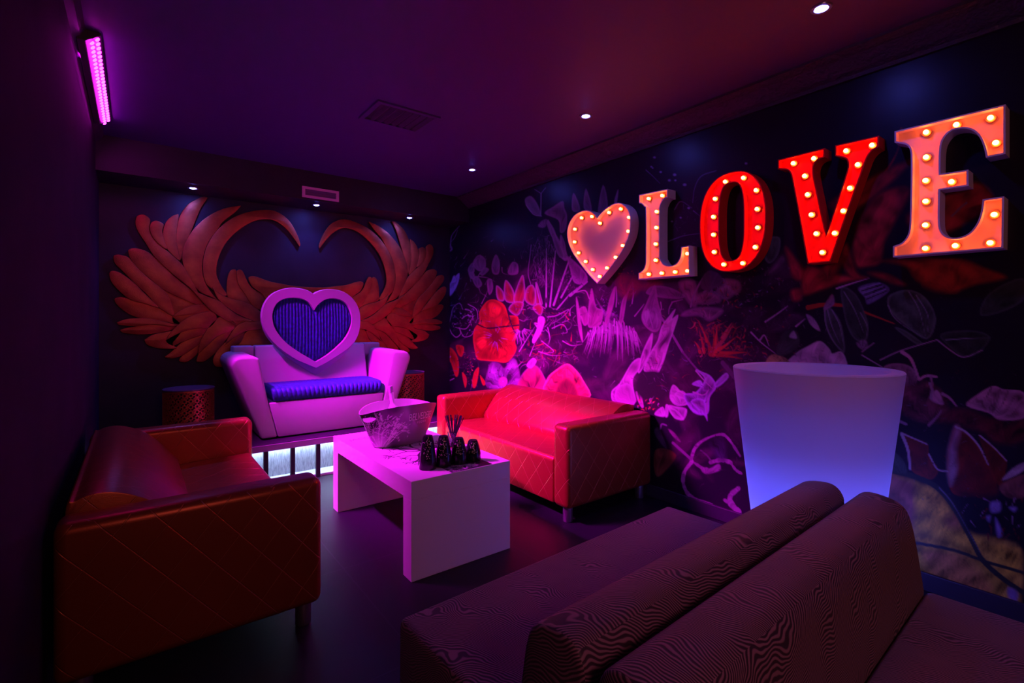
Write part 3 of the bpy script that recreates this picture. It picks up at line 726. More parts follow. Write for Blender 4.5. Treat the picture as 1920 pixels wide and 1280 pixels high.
    p.stroke(T(m4, [(260, 350), (300, 310), (320, 280)]), 6, PINK2*.4, 3); p.stroke(T(m4, [(95, 320), (150, 345)]), 5, DUST2*.7)
    p.poly(T(m4, [(440, 255), (500, 200), (570, 163), (620, 180), (717, 195), (725, 310), (600, 325), (550, 292)]), PINK2*.62, rim=PINK2*.85, vein=.8, root=m4(560, 330), rimw=4)
    for q in ([(600, 180), (585, 240), (550, 290)], [(640, 190), (610, 260)], [(560, 170), (530, 230)]): p.stroke(T(m4, q), 4, PINK2*.25, 1)
    p.poly(T(m4, [(300, 330), (380, 270), (520, 300), (640, 340), (717, 330), (717, 420), (600, 440), (500, 380), (380, 340)]), REDD*.35+PLUM*.3, vein=.8, soft=6)
    # ---- red pointed petals with pale rims
    for q, c in (([(130, 388), (180, 410), (252, 440), (262, 500), (305, 565), (262, 612), (172, 562), (160, 470)], RED*.38), ([(500, 398), (560, 452), (632, 522), (602, 642), (560, 562)], RED*.28), ([(352, 482), (388, 355), (432, 382), (502, 452), (547, 540), (582, 642), (480, 690), (380, 680), (352, 600)], RED*.42)):
        p.poly(T(m4, q), c, tip=c*.6, rim=c*1.2, rimw=2, vein=.5)
    p.poly(T(m4, [(352, 500), (386, 358), (410, 385), (390, 470), (395, 560), (365, 640)]), WHITE2*.55, tip=PINK2*.6, vein=.4, soft=6)
    for q, w in (([(130, 392), (160, 470), (170, 560)], 6), ([(132, 390), (190, 415), (252, 442)], 3), ([(388, 358), (440, 385), (500, 450), (545, 540)], 4), ([(505, 400), (565, 450), (632, 520)], 3), ([(260, 490), (300, 560), (350, 572)], 3)):
        p.stroke(T(m4, q), w, WHITE2*.6, w*.7)
    p.poly(T(m4, [(372, 660), (420, 560), (470, 450), (560, 570), (590, 680), (480, 700)]), REDD*.45, vein=.4, soft=5, alpha=.8)
    p.poly(T(m4, [(610, 615), (660, 560), (720, 528), (722, 560), (680, 590)]), WHITE2*.62, vein=.4)
    p.poly(T(m4, [(600, 640), (700, 590), (722, 600), (722, 690), (640, 700)]), BROWN*.55+PINK2*.08, vein=.5)
    # ---- yellow petals by the skirting with dark stems across
    p.poly(T(m4, [(40, 560), (110, 592), (200, 620), (300, 680), (400, 800), (440, 860), (640, 900), (700, 950), (700, 1200), (560, 1170), (240, 1120), (190, 900), (140, 740)]), YEL*.62, tip=YEL*.62+A((.05, .03, .02)), vein=.7, root=m4(60, 1000), freq=10, soft=4)
    p.poly(T(m4, [(40, 560), (110, 592), (190, 640), (190, 800), (140, 900), (60, 720)]), BROWN*1.1+A((.05, .02, .03)), vein=.5, soft=8)
    for q, c in (([(190, 720), (260, 640), (340, 720), (380, 800), (280, 800)], YEL*1.05), ([(190, 830), (300, 800), (420, 850), (520, 920), (360, 900)], YEL*1.1), ([(330, 800), (400, 770), (420, 830), (370, 850)], BROWN), ([(240, 960), (400, 960), (480, 1020), (560, 1160), (300, 1100)], BROWN*1.3+YEL*.2), ([(540, 930), (690, 950), (700, 1040), (620, 1060)], YEL*.75)):
        p.poly(T(m4, q), c, vein=.8, soft=9, alpha=.8, root=m4(60, 1000), freq=14)
    p.stroke(T(m4, [(50, 560), (200, 600), (300, 650), (380, 745), (460, 890), (520, 1000), (620, 1090), (717, 1155)]), 10, GREEN*.5, 9); p.stroke(T(m4, [(310, 650), (370, 720), (440, 840), (505, 960)]), 2.5, GREY*.8, 1)
    p.stroke(T(m4, [(200, 915), (380, 950), (520, 1000), (717, 1060)]), 6, GREEN*.5)
    p.poly(T(m4, [(62, 470), (130, 508), (152, 580), (60, 562)]), GREEN*1.1, vein=.4)
    p.poly(T(m4, [(400, 690), (560, 700), (717, 720), (717, 920), (560, 880), (450, 850)]), DARK, soft=10, vein=.3)
    for q in ([(556, 722), (600, 718), (602, 762), (560, 768)], [(580, 795), (612, 868), (590, 885)], [(535, 790), (555, 785), (550, 815)], [(645, 745), (680, 745), (670, 765)], [(640, 1130), (685, 1150), (680, 1195), (645, 1180)]):
        p.poly(T(m4, q), LILAC*.6, vein=.3, soft=3)
    for k in range(24):
        x, y = r.uniform(420, 717), r.uniform(700, 900); p.stroke(T(m4, [(x, y), (x+r.normal(0, 14), y+r.uniform(10, 40))]), r.uniform(1, 4), (DUST2*.6 if k % 2 else REDD*.5), 1)
    for x0, x1, y0, y1, n, cols in ((840, 900, 470, 720, 90, [DUST, LILAC*.5, DARK]), (890, 1090, 440, 620, 150, [DUST, PINK*.6, DARK]), (1080, 1250, 540, 720, 150, [DUST*.8, DARK, PINK*.7]), (1230, 1420, 540, 740, 170, [DUST*.7, DARK, REDD, LILAC*.4]),
                                   (1230, 1390, 720, 930, 60, [DUST*.5, DARK]), (1400, 1560, 560, 690, 90, [GREY*.6, DUST*.6, DARK]), (1560, 1900, 520, 700, 70, [GREY*.4, DARK]), (1690, 1915, 690, 940, 140, [PINK*.5, REDD, DARK, DUST*.6])):
        scatter(x0, x1, y0, y1, n, cols, 3, 18, 1.7, .45)
    top = P[:, 2] > 2.70
    p.col[top] = (0.03, 0.026, 0.042)
    o = grid_mesh('wall_right', P, len(ys), len(zs), printed('floral_mural_print', 0.36, 0.42))
    set_colors(o.data, p.col)
    tag(o, kind='structure')
build_mural()
from mathutils.geometry import tessellate_polygon
# ------------------------------------------------------------------ LED bar on the ceiling edge
def led_bar():
    t = thing('led_bar', 'long LED light bar glowing magenta along the ceiling above the left wall', 'light bar', (-0.19, 3.90, ZC))
    ang = math.radians(50)      # the face looks down and into the room
    n = Vector((math.sin(ang), 0, -math.cos(ang))); u = Vector((math.cos(ang), 0, math.sin(ang)))
    bm = bm_new()
    q = [(-0.045, 0.0), (0.05, 0.0), (0.05, -0.012), (-0.012, -0.058), (-0.045, -0.058)]
    obj('housing', prism_bm(q, 'y', -0.66, 0.66, 0.003, 2), M['led_housing'], t)
    c0 = Vector((0.020, 0, -0.036))
    first = None
    for k in range(26):
        y = -0.635+1.27*k/25
        for s in (-1, 1):
            p = c0+u*0.016*s+n*0.003+Vector((0, y, 0))
            if first is None:
                bm = bm_new(); rings = []
                for rr, h in ((0.0115, 0), (0.0115, 0.004), (0.007, 0.008)):
                    rings.append([bm.verts.new(u*rr*math.cos(a*PI/5)+Vector((0, 1, 0))*rr*math.sin(a*PI/5)+n*h) for a in range(10)])
                for a, b in zip(rings, rings[1:]):
                    for i in range(10): bm.faces.new((a[i], a[(i+1) % 10], b[(i+1) % 10], b[i]))
                bm.faces.new(rings[-1]); bmesh.ops.recalc_face_normals(bm, faces=bm.faces)
                first = o = obj('led', bm, M['led'], t)
            else:
                o = first.copy(); C.objects.link(o); o.parent = t
            o.location = p
    # the lensed diodes throw a broad beam across the room
    b = lamp('led_bar_beam', 'AREA', t.location+c0+n*0.016, (0.96, 0.005, 1.0), LED_POWER, shape='RECTANGLE', size=0.05, size_y=1.28, spread=math.radians(62))
    b.rotation_euler = (0, -BEAM, math.radians(-9))
BEAM = math.radians(46)
led_bar()

# ------------------------------------------------------------------ recessed downlights
def downlight():
    t = thing('downlight', 'x', 'ceiling light')
    bm = bm_new(); lathe(bm, [(0.026, 0.004), (0.030, -0.006), (0.043, -0.006), (0.046, 0.0), (0.046, 0.004)], n=28, close=True)
    obj('bezel', bm, M['bezel'], t, 40)
    bm = bm_new(); lathe(bm, [(0, -0.010), (0.012, -0.009), (0.020, -0.005), (0.0255, 0.0), (0.0255, 0.003), (0, 0.003)], n=20)
    obj('lens', bm, M['lens'], t, 40)
    return t
dl0 = downlight()
spots = [(2.53, 0.957, ZC, 'downlight in the ceiling above the big E, nearest the viewer', 0), (2.535, 2.47, ZC, 'downlight in the ceiling between the other two by the mural wall', 0), (2.57, 4.01, ZC, 'ceiling downlight by the mural wall farthest from the viewer', 0),
         (0.40, 5.17, 2.52, 'bulkhead downlight over the left wing of the wall sculpture', 1), (1.45, 5.17, 2.52, 'bulkhead downlight directly under the small framed vent', 1), (2.47, 5.17, 2.52, 'bulkhead downlight over the right wing near the mural corner', 1)]
for k, (x, y, z, lab, g_) in enumerate(spots):
    o = dl0 if k == 0 else copy_tree(dl0)
    o.location = (x, y, z); o['label'] = lab
    o['group'] = 'downlights under the bulkhead' if g_ else 'downlights along the mural wall'
    s = lamp('downlight_beam', 'SPOT', (x, y, z-0.02), (0.09, 0.09, 1.0), DOWN_POWER*(2.4 if g_ else 1.0), spot_size=math.radians(125), spot_blend=0.9, shadow_soft_size=0.03)

# ------------------------------------------------------------------ vents
def ceiling_vent():
    t = thing('ceiling_vent', 'dark square louvred vent set in the ceiling', 'vent', (1.495, 3.29, ZC))
    bm = bm_new(); a, b, h = 0.215, 0.165, 0.012
    for s in (-1, 1):
        add_box(bm, s*a-0.016, s*a+0.016, -b-0.016, b+0.016, -h, 0.0); add_box(bm, -a+0.016, a-0.016, s*b-0.016, s*b+0.016, -h, 0.0)
    obj('frame', bm, M['ceiling'], t)
    obj('backing', box_bm(-a+0.016, a-0.016, -b+0.016, b-0.016, -0.002, 0.0), M['black_matte'], t)
    for k in range(7):
        x = -a+0.05+k*0.055
        obj('louvre', prism_bm([(x, -0.002), (x+0.004, -0.002), (x+0.028, -0.016), (x+0.024, -0.016)], 'y', -b+0.016, b-0.016), M['vent_dark'], t)
ceiling_vent()
def bulkhead_vent():
    x0, x1, z0, z1 = 1.268, 1.618, 2.538, 2.643
    t = thing('air_vent', 'small slot air vent in a pale pink frame on the bulkhead', 'vent', (1.443, 5.0, 2.59))
    bm = bm_new(); w = 0.028; y0, y1 = 4.988, 5.0
    add_box(bm, x0, x1, y0, y1, z0, z0+w*.8); add_box(bm, x0, x1, y0, y1, z1-w*.8, z1); add_box(bm, x0, x0+w, y0, y1, z0+w*.8, z1-w*.8); add_box(bm, x1-w, x1, y0, y1, z0+w*.8, z1-w*.8)
    obj('frame', bm, M['vent_frame'], t, world_space=True)
    obj('backing', box_bm(x0+w, x1-w, 4.997, 5.0, z0+w*.8, z1-w*.8), M['vent_slat'], t, world_space=True)
    for k in range(3):
        z = z0+w*.8+0.012+k*0.018
        obj('slat', prism_bm([(4.990, z-0.003), (4.998, z+0.006), (4.998, z+0.009), (4.990, z)], 'x', x0+w, x1-w), M['vent_slat'], t, world_space=True)
bulkhead_vent()

# ------------------------------------------------------------------ LOVE sign: channel letters with bulbs
XFR, XFC = XR-0.10, XR-0.058      # front lip and recessed face
zz3 = lambda x, y: (1040+x/2.1818, 180+y/2.1818)
zz6 = lambda x, y: (980+x/4, 240+y/4)
zz7 = lambda x, y: (1400+x/3.2, 100+y/3.2)
def sign_letter(name, label, outer, inner, bulbs, m_shell, m_face, tall=True):
    outer = ccw(outer)
    yc = sum(p[0] for p in outer)/len(outer); zc = sum(p[1] for p in outer)/len(outer)
    t = thing(name, label, 'sign letter' if 'heart' not in name else 'heart sign', (XR, yc, zc), 0, 'lit signs on the mural wall')
    def loft(loops):
        bm = bm_new(); V = [[bm.verts.new((x, p[0], p[1])) for p in lp] for x, lp in loops]
        for a, b in zip(V, V[1:]):
            for i in range(len(a)): bm.faces.new((a[i], a[(i+1) % len(a)], b[(i+1) % len(a)], b[i]))
        return bm
    def shell(loop, d):
        q = inset(loop, d)
        return [(XR-0.004, loop), (XFR, loop), (XFR, q), (XFC+0.003, q)]
    bm = loft(shell(outer, 0.007))
    if inner:
        inner = ccw(inner)
        b2 = loft(shell(inner, -0.007))
        me = bpy.data.meshes.new('tmp'); b2.to_mesh(me); b2.free(); bm.from_mesh(me); bpy.data.meshes.remove(me)
    bmesh.ops.recalc_face_normals(bm, faces=bm.faces)
    obj('shell', bm, m_shell, t, 35, True)
    bm = bm_new(); q = inset(outer, 0.006)
    if inner:
        r = inset(inner, -0.006)
        A = [bm.verts.new((XFC, *p)) for p in q]; B = [bm.verts.new((XFC, *p)) for p in r]
        for i in range(len(A)): bm.faces.new((A[i], A[(i+1) % len(A)], B[(i+1) % len(A)], B[i]))
    else:
        vs = [bm.verts.new((XFC, *p)) for p in q]
        for tri in tessellate_polygon([[Vector((p[0], p[1], 0)) for p in q]]): bm.faces.new([vs[i] for i in tri])
    bmesh.ops.recalc_face_normals(bm, faces=bm.faces)
    obj('face', bm, m_face, t, None, True)
    for k, (y, z) in enumerate(bulbs):
        if bulb_proto[0] is None:
            bm = bm_new(); pr = [(0, -0.025)]+[(0.0115*math.sin(a), -0.0135-0.0115*math.cos(a)) for a in (0.35, 0.8, 1.3, 1.8, 2.3)]+[(0.0085, 0.0)]
            lathe(bm, pr, n=12); bmesh.ops.rotate(bm, verts=bm.verts, cent=(0, 0, 0), matrix=Matrix.Rotation(PI/2, 3, 'Y'))
            b = obj('bulb', bm, M['bulb'], t, 60)
            bm = bm_new(); lathe(bm, [(0.011, -0.003), (0.0185, -0.003), (0.0195, 0.0), (0.0195, 0.010), (0.011, 0.010)], n=16, close=True)
            bmesh.ops.rotate(bm, verts=bm.verts, cent=(0, 0, 0), matrix=Matrix.Rotation(PI/2, 3, 'Y'))
            s = obj('socket', bm, M['socket'], b, 40)
            bulb_proto[0] = (b, s)
        else:
            b = bulb_proto[0][0].copy(); C.objects.link(b); b.parent = t
            s = bulb_proto[0][1].copy(); C.objects.link(s); s.parent = b
        b.location = (XFC-0.010-XR, y-yc, z-zc)
bulb_proto = [None]
def face_pts(f, pts): return [on_x(*f(*p[:2]), XFR) + tuple(p[2:]) for p in pts]
def bulb_pts(f, pts): return [on_x(*f(*p), XFC-0.03) for p in pts]
sign_letter('heart_sign', 'small heart-shaped bulb sign with pinkish centre left of the letters',
    smooth_closed(face_pts(zz6, [(558, 672, 'c'), (535, 638), (490, 616), (440, 622), (385, 655), (345, 720), (332, 790), (345, 870), (380, 945), (440, 1030), (500, 1105), (558, 1166, 'c'), (620, 1095), (690, 1005), (750, 915), (795, 815), (810, 735), (808, 660), (785, 600), (735, 562), (680, 568), (620, 605), (580, 643)]), 4), None,
    bulb_pts(zz6, [(435, 672), (512, 662), (572, 712), (640, 632), (728, 605), (790, 668), (785, 773), (743, 880), (690, 968), (625, 1048), (570, 1112), (518, 1060), (465, 1000), (412, 935), (382, 853), (385, 757)]), M['letter_white'], M['letter_face'])
sign_letter('letter_sign', 'orange-lit capital letter L with bulbs between the heart and the red O',
    smooth_closed(face_pts(zz6, [(872, 500, 'c'), (1088, 455, 'c'), (1088, 521, 'c'), (1062, 530), (1037, 570), (1028, 630), (1028, 940), (1035, 985), (1062, 1022), (1110, 1032), (1155, 1012), (1182, 960), (1188, 891, 'c'), (1250, 880, 'c'), (1252, 1105, 'c'), (868, 1136, 'c'), (868, 1086, 'c'), (900, 1066), (918, 1025), (922, 950), (922, 630), (912, 592), (890, 568), (872, 564, 'c')]), 3), None,
    bulb_pts(zz6, [(938, 527), (1040, 505), (998, 625), (995, 745), (990, 868), (990, 990), (938, 1095), (1035, 1087), (1135, 1078), (1228, 1070), (1228, 940)]), M['letter_white'], M['letter_face'])
def stadium(yc, zc, w, h, n=72, e=2.7):
    return [(yc+w*math.copysign(abs(math.cos(a))**(2/e), math.cos(a)), zc+h*math.copysign(abs(math.sin(a))**(2/e), math.sin(a))) for a in (2*PI*k/n for k in range(n))]
sign_letter('letter_sign', 'glossy red capital letter O with bulbs', stadium(1.684, 1.988, 0.224, 0.322, e=2.35), stadium(1.684, 1.990, 0.082, 0.250, e=3.0),
    bulb_pts(zz3, [(768, 333), (820, 384), (824, 461), (826, 537), (816, 617), (765, 683), (687, 688), (648, 637), (645, 566), (645, 493), (652, 419), (694, 349)]), M['letter_red'], M['letter_red'])
sign_letter('letter_sign', 'glossy red capital letter V with bulbs',
    smooth_closed(face_pts(zz7, [(187, 638, 'c'), (468, 568, 'c'), (468, 622, 'c'), (425, 640), (402, 680), (405, 740), (440, 910), (478, 1085, 'c'), (545, 880), (600, 710), (606, 660), (590, 630), (530, 616, 'c'), (530, 552, 'c'), (793, 493, 'c'), (793, 560, 'c'), (755, 582), (725, 622), (700, 690), (600, 970), (505, 1250, 'c'), (365, 1264, 'c'), (320, 1010), (275, 770), (262, 720), (240, 698), (187, 695, 'c')]), 3), None,
    bulb_pts(zz7, [(275, 657), (398, 628), (343, 733), (360, 845), (383, 966), (412, 1080), (448, 1193), (523, 1077), (575, 943), (615, 806), (662, 665), (592, 582), (748, 548)]), M['letter_red'], M['letter_red'])
sign_letter('letter_sign', 'large orange-lit capital letter E with bulbs at the right end',
    smooth_closed(face_pts(zz7, [(887, 467, 'c'), (1553, 305, 'c'), (1553, 603, 'c'), (1435, 626, 'c'), (1425, 575), (1400, 510), (1360, 467), (1300, 450), (1230, 464), (1183, 512), (1165, 580), (1162, 722, 'c'), (1330, 697, 'c'), (1332, 795, 'c'), (1160, 820, 'c'), (1158, 1000), (1168, 1060), (1202, 1096), (1260, 1105), (1330, 1080), (1380, 1020), (1405, 950), (1415, 875, 'c'), (1545, 857, 'c'), (1540, 1168, 'c'), (877, 1223, 'c'), (877, 1156, 'c'), (930, 1135), (965, 1090), (978, 1020), (984, 800), (985, 640), (980, 580), (955, 548), (887, 535, 'c')]), 3), None,
    bulb_pts(zz7, [(1073, 470), (1255, 425), (1460, 383), (1492, 533), (1073, 620), (1070, 760), (1070, 885), (1068, 1028), (1068, 1168), (1248, 1152), (1458, 1135), (1482, 965), (1225, 768)]), M['letter_white'], M['letter_face'])

# ------------------------------------------------------------------ wing sculpture on the back wall
def wings():
    CX = 1.452
    t = thing('wing_sculpture', 'pair of copper-painted feathered wings mounted on the dark back wall', 'wall sculpture', (CX, YB, 1.7))
    za = lambda x, y: (200+x/4.571, 360+y/4.571)
    F = [  # (layer, outline in the close-up's own frame); the right wing mirrors the left
     (2, [(1032, 885), (960, 880), (900, 830), (850, 780), (825, 680), (830, 560), (870, 440), (960, 312), (1090, 215), (1230, 165), (1390, 150), (1490, 182), (1570, 250), (1630, 350), (1662, 440), (1655, 468, 'c'), (1610, 402), (1540, 315), (1460, 254), (1380, 232), (1270, 247), (1150, 312), (1050, 402), (985, 502), (950, 602), (942, 700), (972, 780), (1010, 840)]),
     (1, [(975, 945), (900, 900), (800, 855), (705, 735), (652, 602), (650, 502), (690, 400), (760, 300), (870, 205), (1000, 140), (1140, 113), (1150, 122, 'c'), (1090, 182), (1000, 252), (950, 322), (872, 432), (832, 545), (820, 650), (842, 760), (900, 862)]),
     (1, [(868, 45, 'c'), (830, 37), (765, 60), (700, 100), (650, 160), (618, 230), (600, 330), (595, 430), (618, 530), (638, 580), (660, 480), (700, 390), (740, 300), (772, 220), (812, 130)]),
     (2, [(618, 195), (595, 190), (558, 206), (510, 252), (485, 320), (483, 390), (508, 470), (560, 535), (632, 590), (612, 500), (597, 400), (606, 300)]),
     (3, [(490, 280), (458, 254), (418, 243), (380, 264), (368, 310), (385, 370), (430, 430), (515, 490), (490, 400), (478, 330)]),
     (2, [(375, 240), (342, 202), (300, 188), (256, 208), (244, 270), (270, 342), (330, 432), (400, 542), (520, 662), (640, 762), (780, 862), (722, 742), (650, 622), (560, 535), (470, 462), (395, 385), (368, 310)]),
     (1, [(330, 500), (240, 478), (190, 490), (183, 515), (203, 572), (270, 660), (370, 742), (480, 832), (620, 902), (770, 965), (830, 955), (740, 850), (620, 752), (500, 642), (400, 545)]),
     (2, [(190, 562), (135, 540), (90, 533), (55, 552), (70, 612), (150, 692), (250, 792), (350, 882), (430, 975), (560, 1062), (575, 1030), (545, 920), (480, 832), (370, 745), (270, 655)]),
     (3, [(140, 706), (95, 682), (45, 674), (20, 700), (40, 772), (110, 852), (200, 922), (320, 955), (440, 992), (420, 960), (330, 872), (230, 772)]),
     (1, [(220, 922), (130, 898), (80, 904), (64, 925), (92, 972), (180, 1042), (290, 1082), (420, 1100), (540, 1122), (640, 1135), (565, 1062), (440, 990), (320, 952)]),
     (2, [(92, 1128), (95, 1112), (180, 1086), (300, 1080), (420, 1092), (540, 1122), (610, 1142), (560, 1155), (400, 1136), (250, 1150), (115, 1140)]),
     (1, [(118, 1192), (135, 1172), (250, 1150), (400, 1132), (500, 1145), (610, 1145), (560, 1182), (450, 1207), (300, 1222), (160, 1212)]),
     (3, [(322, 1272), (332, 1258), (400, 1220), (500, 1200), (640, 1180), (625, 1230), (570, 1300), (600, 1342), (450, 1342), (350, 1312)]),
     (0, [(478, 832), (620, 902), (800, 965), (700, 1000), (585, 1062), (560, 980), (520, 900)]),
     (2, [(572, 1062), (650, 1002), (760, 965), (850, 965), (902, 1022), (780, 1042), (660, 1055)]),
     (4, [(505, 1272, 'c'), (545, 1205), (620, 1130), (720, 1062), (890, 1020), (945, 1080), (885, 1162), (780, 1168), (640, 1202)]),
     (2, [(497, 1412), (510, 1400), (560, 1362), (640, 1290), (760, 1242), (835, 1220), (805, 1290), (700, 1372), (600, 1422), (520, 1424)]),
     (1, [(618, 1442), (642, 1408), (720, 1340), (805, 1280), (785, 1380), (700, 1452), (645, 1458)]),
     (2, [(770, 1455), (775, 1418), (805, 1350), (900, 1260), (1000, 1190), (1092, 1170), (1022, 1272), (930, 1382), (840, 1452), (800, 1458)]),
     (4, [(782, 1392, 'c'), (800, 1280), (850, 1190), (900, 1120), (1000, 1060), (1115, 1140), (1080, 1182), (960, 1232), (870, 1310)]),
     (3, [(930, 1492), (910, 1440), (940, 1370), (1012, 1290), (1100, 1222), (1185, 1190), (1155, 1280), (1105, 1330), (1098, 1400), (1130, 1500), (1010, 1500)]),
     (5, [(1008, 1315, 'c'), (1050, 1230), (1120, 1140), (1200, 1108), (1320, 1108), (1325, 1170), (1200, 1190), (1100, 1242)]),
     (2, [(1105, 1320, 'c'), (1160, 1230), (1240, 1170), (1325, 1150), (1350, 1200), (1440, 1290), (1440, 1340), (1300, 1335), (1180, 1335)]),
     (5, [(708, 815, 'c'), (765, 850), (850, 890), (962, 932), (1060, 1010), (1160, 1070), (1300, 1112), (1220, 1105), (1120, 1145, 'c'), (1010, 1092), (900, 1022), (820, 942)]),
     (4, [(903, 812, 'c'), (962, 862), (1060, 910), (1182, 942), (1302, 1010), (1350, 1080), (1340, 1125), (1160, 1065), (1030, 985), (950, 912)]),
     (1, [(1035, 890), (1030, 780), (1045, 702), (1072, 664), (1112, 668), (1120, 740), (1160, 832), (1212, 892), (1270, 985), (1200, 952), (1100, 922)]),
     (2, [(1113, 700), (1122, 668), (1160, 668), (1190, 722), (1217, 782), (1262, 832), (1370, 900), (1370, 980), (1320, 1010), (1250, 972), (1190, 882), (1130, 792)]),
     (3, [(503, 1274), (560, 1212), (680, 1165), (790, 1155), (900, 1155), (845, 1215), (740, 1250), (620, 1298), (560, 1320)]),
     (1, [(560, 1095), (575, 1058), (660, 1045), (780, 1030), (900, 1015), (760, 1075), (650, 1150), (590, 1150)]),
    ]
    def feather(poly, layer, name='feather', th=0.018):
        p = ccw(poly); y1 = YB-0.006-layer*0.0055; y0 = y1-th
        rings = [(y1, p), (y0+0.006, p), (y0+0.001, inset(p, 0.002)), (y0, inset(p, 0.005))]
        bm = bm_new(); V = [[bm.verts.new((q[0], y, q[1])) for q in lp] for y, lp in rings]
        for a, b in zip(V, V[1:]):
            for i in range(len(a)): bm.faces.new((a[i], a[(i+1) % len(a)], b[(i+1) % len(a)], b[i]))
        for vs, lp in ((V[-1], rings[-1][1]), (V[0], p)):
            for tri in tessellate_polygon([[Vector((q[0], q[1], 0)) for q in lp]]): bm.faces.new([vs[i] for i in tri])
        bmesh.ops.recalc_face_normals(bm, faces=bm.faces)
        obj(name, bm, M['feather'], t, 30, True)
    for layer, pts in F:
        w = [on_y(*za(*p[:2]), 5.41) + tuple(p[2:]) for p in pts]
        s = smooth_closed(w, 4)
        feather(s, layer); feather([(2*CX-x, z) for x, z in s], layer)
    half = [(1760, 815), (1600, 803), (1500, 785), (1400, 765), (1290, 726), (1240, 719), (1214, 742), (1250, 812), (1330, 872), (1420, 960), (1760, 1010)]
    w = [on_y(*za(*p), 5.41) for p in half]; w[0] = (CX, w[0][1]); w[-1] = (CX, w[-1][1])
    feather(smooth_closed(w[:-1]+[w[-1]]+[(2*CX-x, z) for x, z in w[-2:0:-1]], 4), 3, 'centre_crest')
    # dark board that carries the feathers
    hb = [(1450, 900), (1300, 900), (1050, 870), (930, 860), (760, 760), (640, 560), (560, 480), (560, 640), (480, 720), (300, 650), (320, 760), (200, 800), (330, 930), (300, 1010), (420, 1090), (300, 1120), (450, 1180), (560, 1280), (700, 1370), (860, 1380), (1000, 1430), (1200, 1420), (1450, 1380)]
    w = [on_y(*za(*p), 5.43) for p in hb]
    for pl in (ccw(w), ccw([(2*CX-x, z) for x, z in w])):
        bm = bm_new(); A = [bm.verts.new((x, YB-0.001, z)) for x, z in pl]; B = [bm.verts.new((x, YB-0.006, z)) for x, z in pl]
        for tri in tessellate_polygon([[Vector((q[0], q[1], 0)) for q in pl]]): bm.faces.new([A[i] for i in tri]); bm.faces.new([B[i] for i in tri])
        for i in range(len(A)): bm.faces.new((A[i], A[(i+1) % len(A)], B[(i+1) % len(A)], B[i]))
        bmesh.ops.recalc_face_normals(bm, faces=bm.faces)
        obj('backing_board', bm, M['backing'], t, None, True)
wings()

# ------------------------------------------------------------------ platform with lit recess
PT = 0.345
def platform():
    t = thing('platform', 'low black platform under the white throne with a glowing underside', 'platform', (1.45, 4.9, 0))
    obj('deck', box_bm(XL, XR-0.02, 4.41, YB-0.003, PT-0.06, PT, 0.003, 2), M['platform'], t, None, True)
    obj('fascia', box_bm(XL, XR-0.02, 4.395, 4.409, PT-0.058, PT-0.006, 0.002, 2), M['fascia'], t, None, True)
    obj('back_panel', box_bm(XL, XR-0.02, 4.60, 4.63, 0.0, PT-0.06), M['panel'], t, None, True)
    obj('ledge', box_bm(XL, XR-0.02, 4.43, 4.60, 0.0, 0.022, 0.003, 2), M['ledge'], t, None, True)
    obj('light_strip', box_bm(XL+0.02, XR-0.04, 4.545, 4.565, PT-0.072, PT-0.0605), M['strip'], t, None, True)
    for k in range(-5, 11):
        x = 0.842+k*0.206
        obj('post', box_bm(x-0.018, x+0.018, 4.412, 4.44, 0.0, PT-0.061, 0.002, 2), M['black_matte'], t, None, True)
platform()

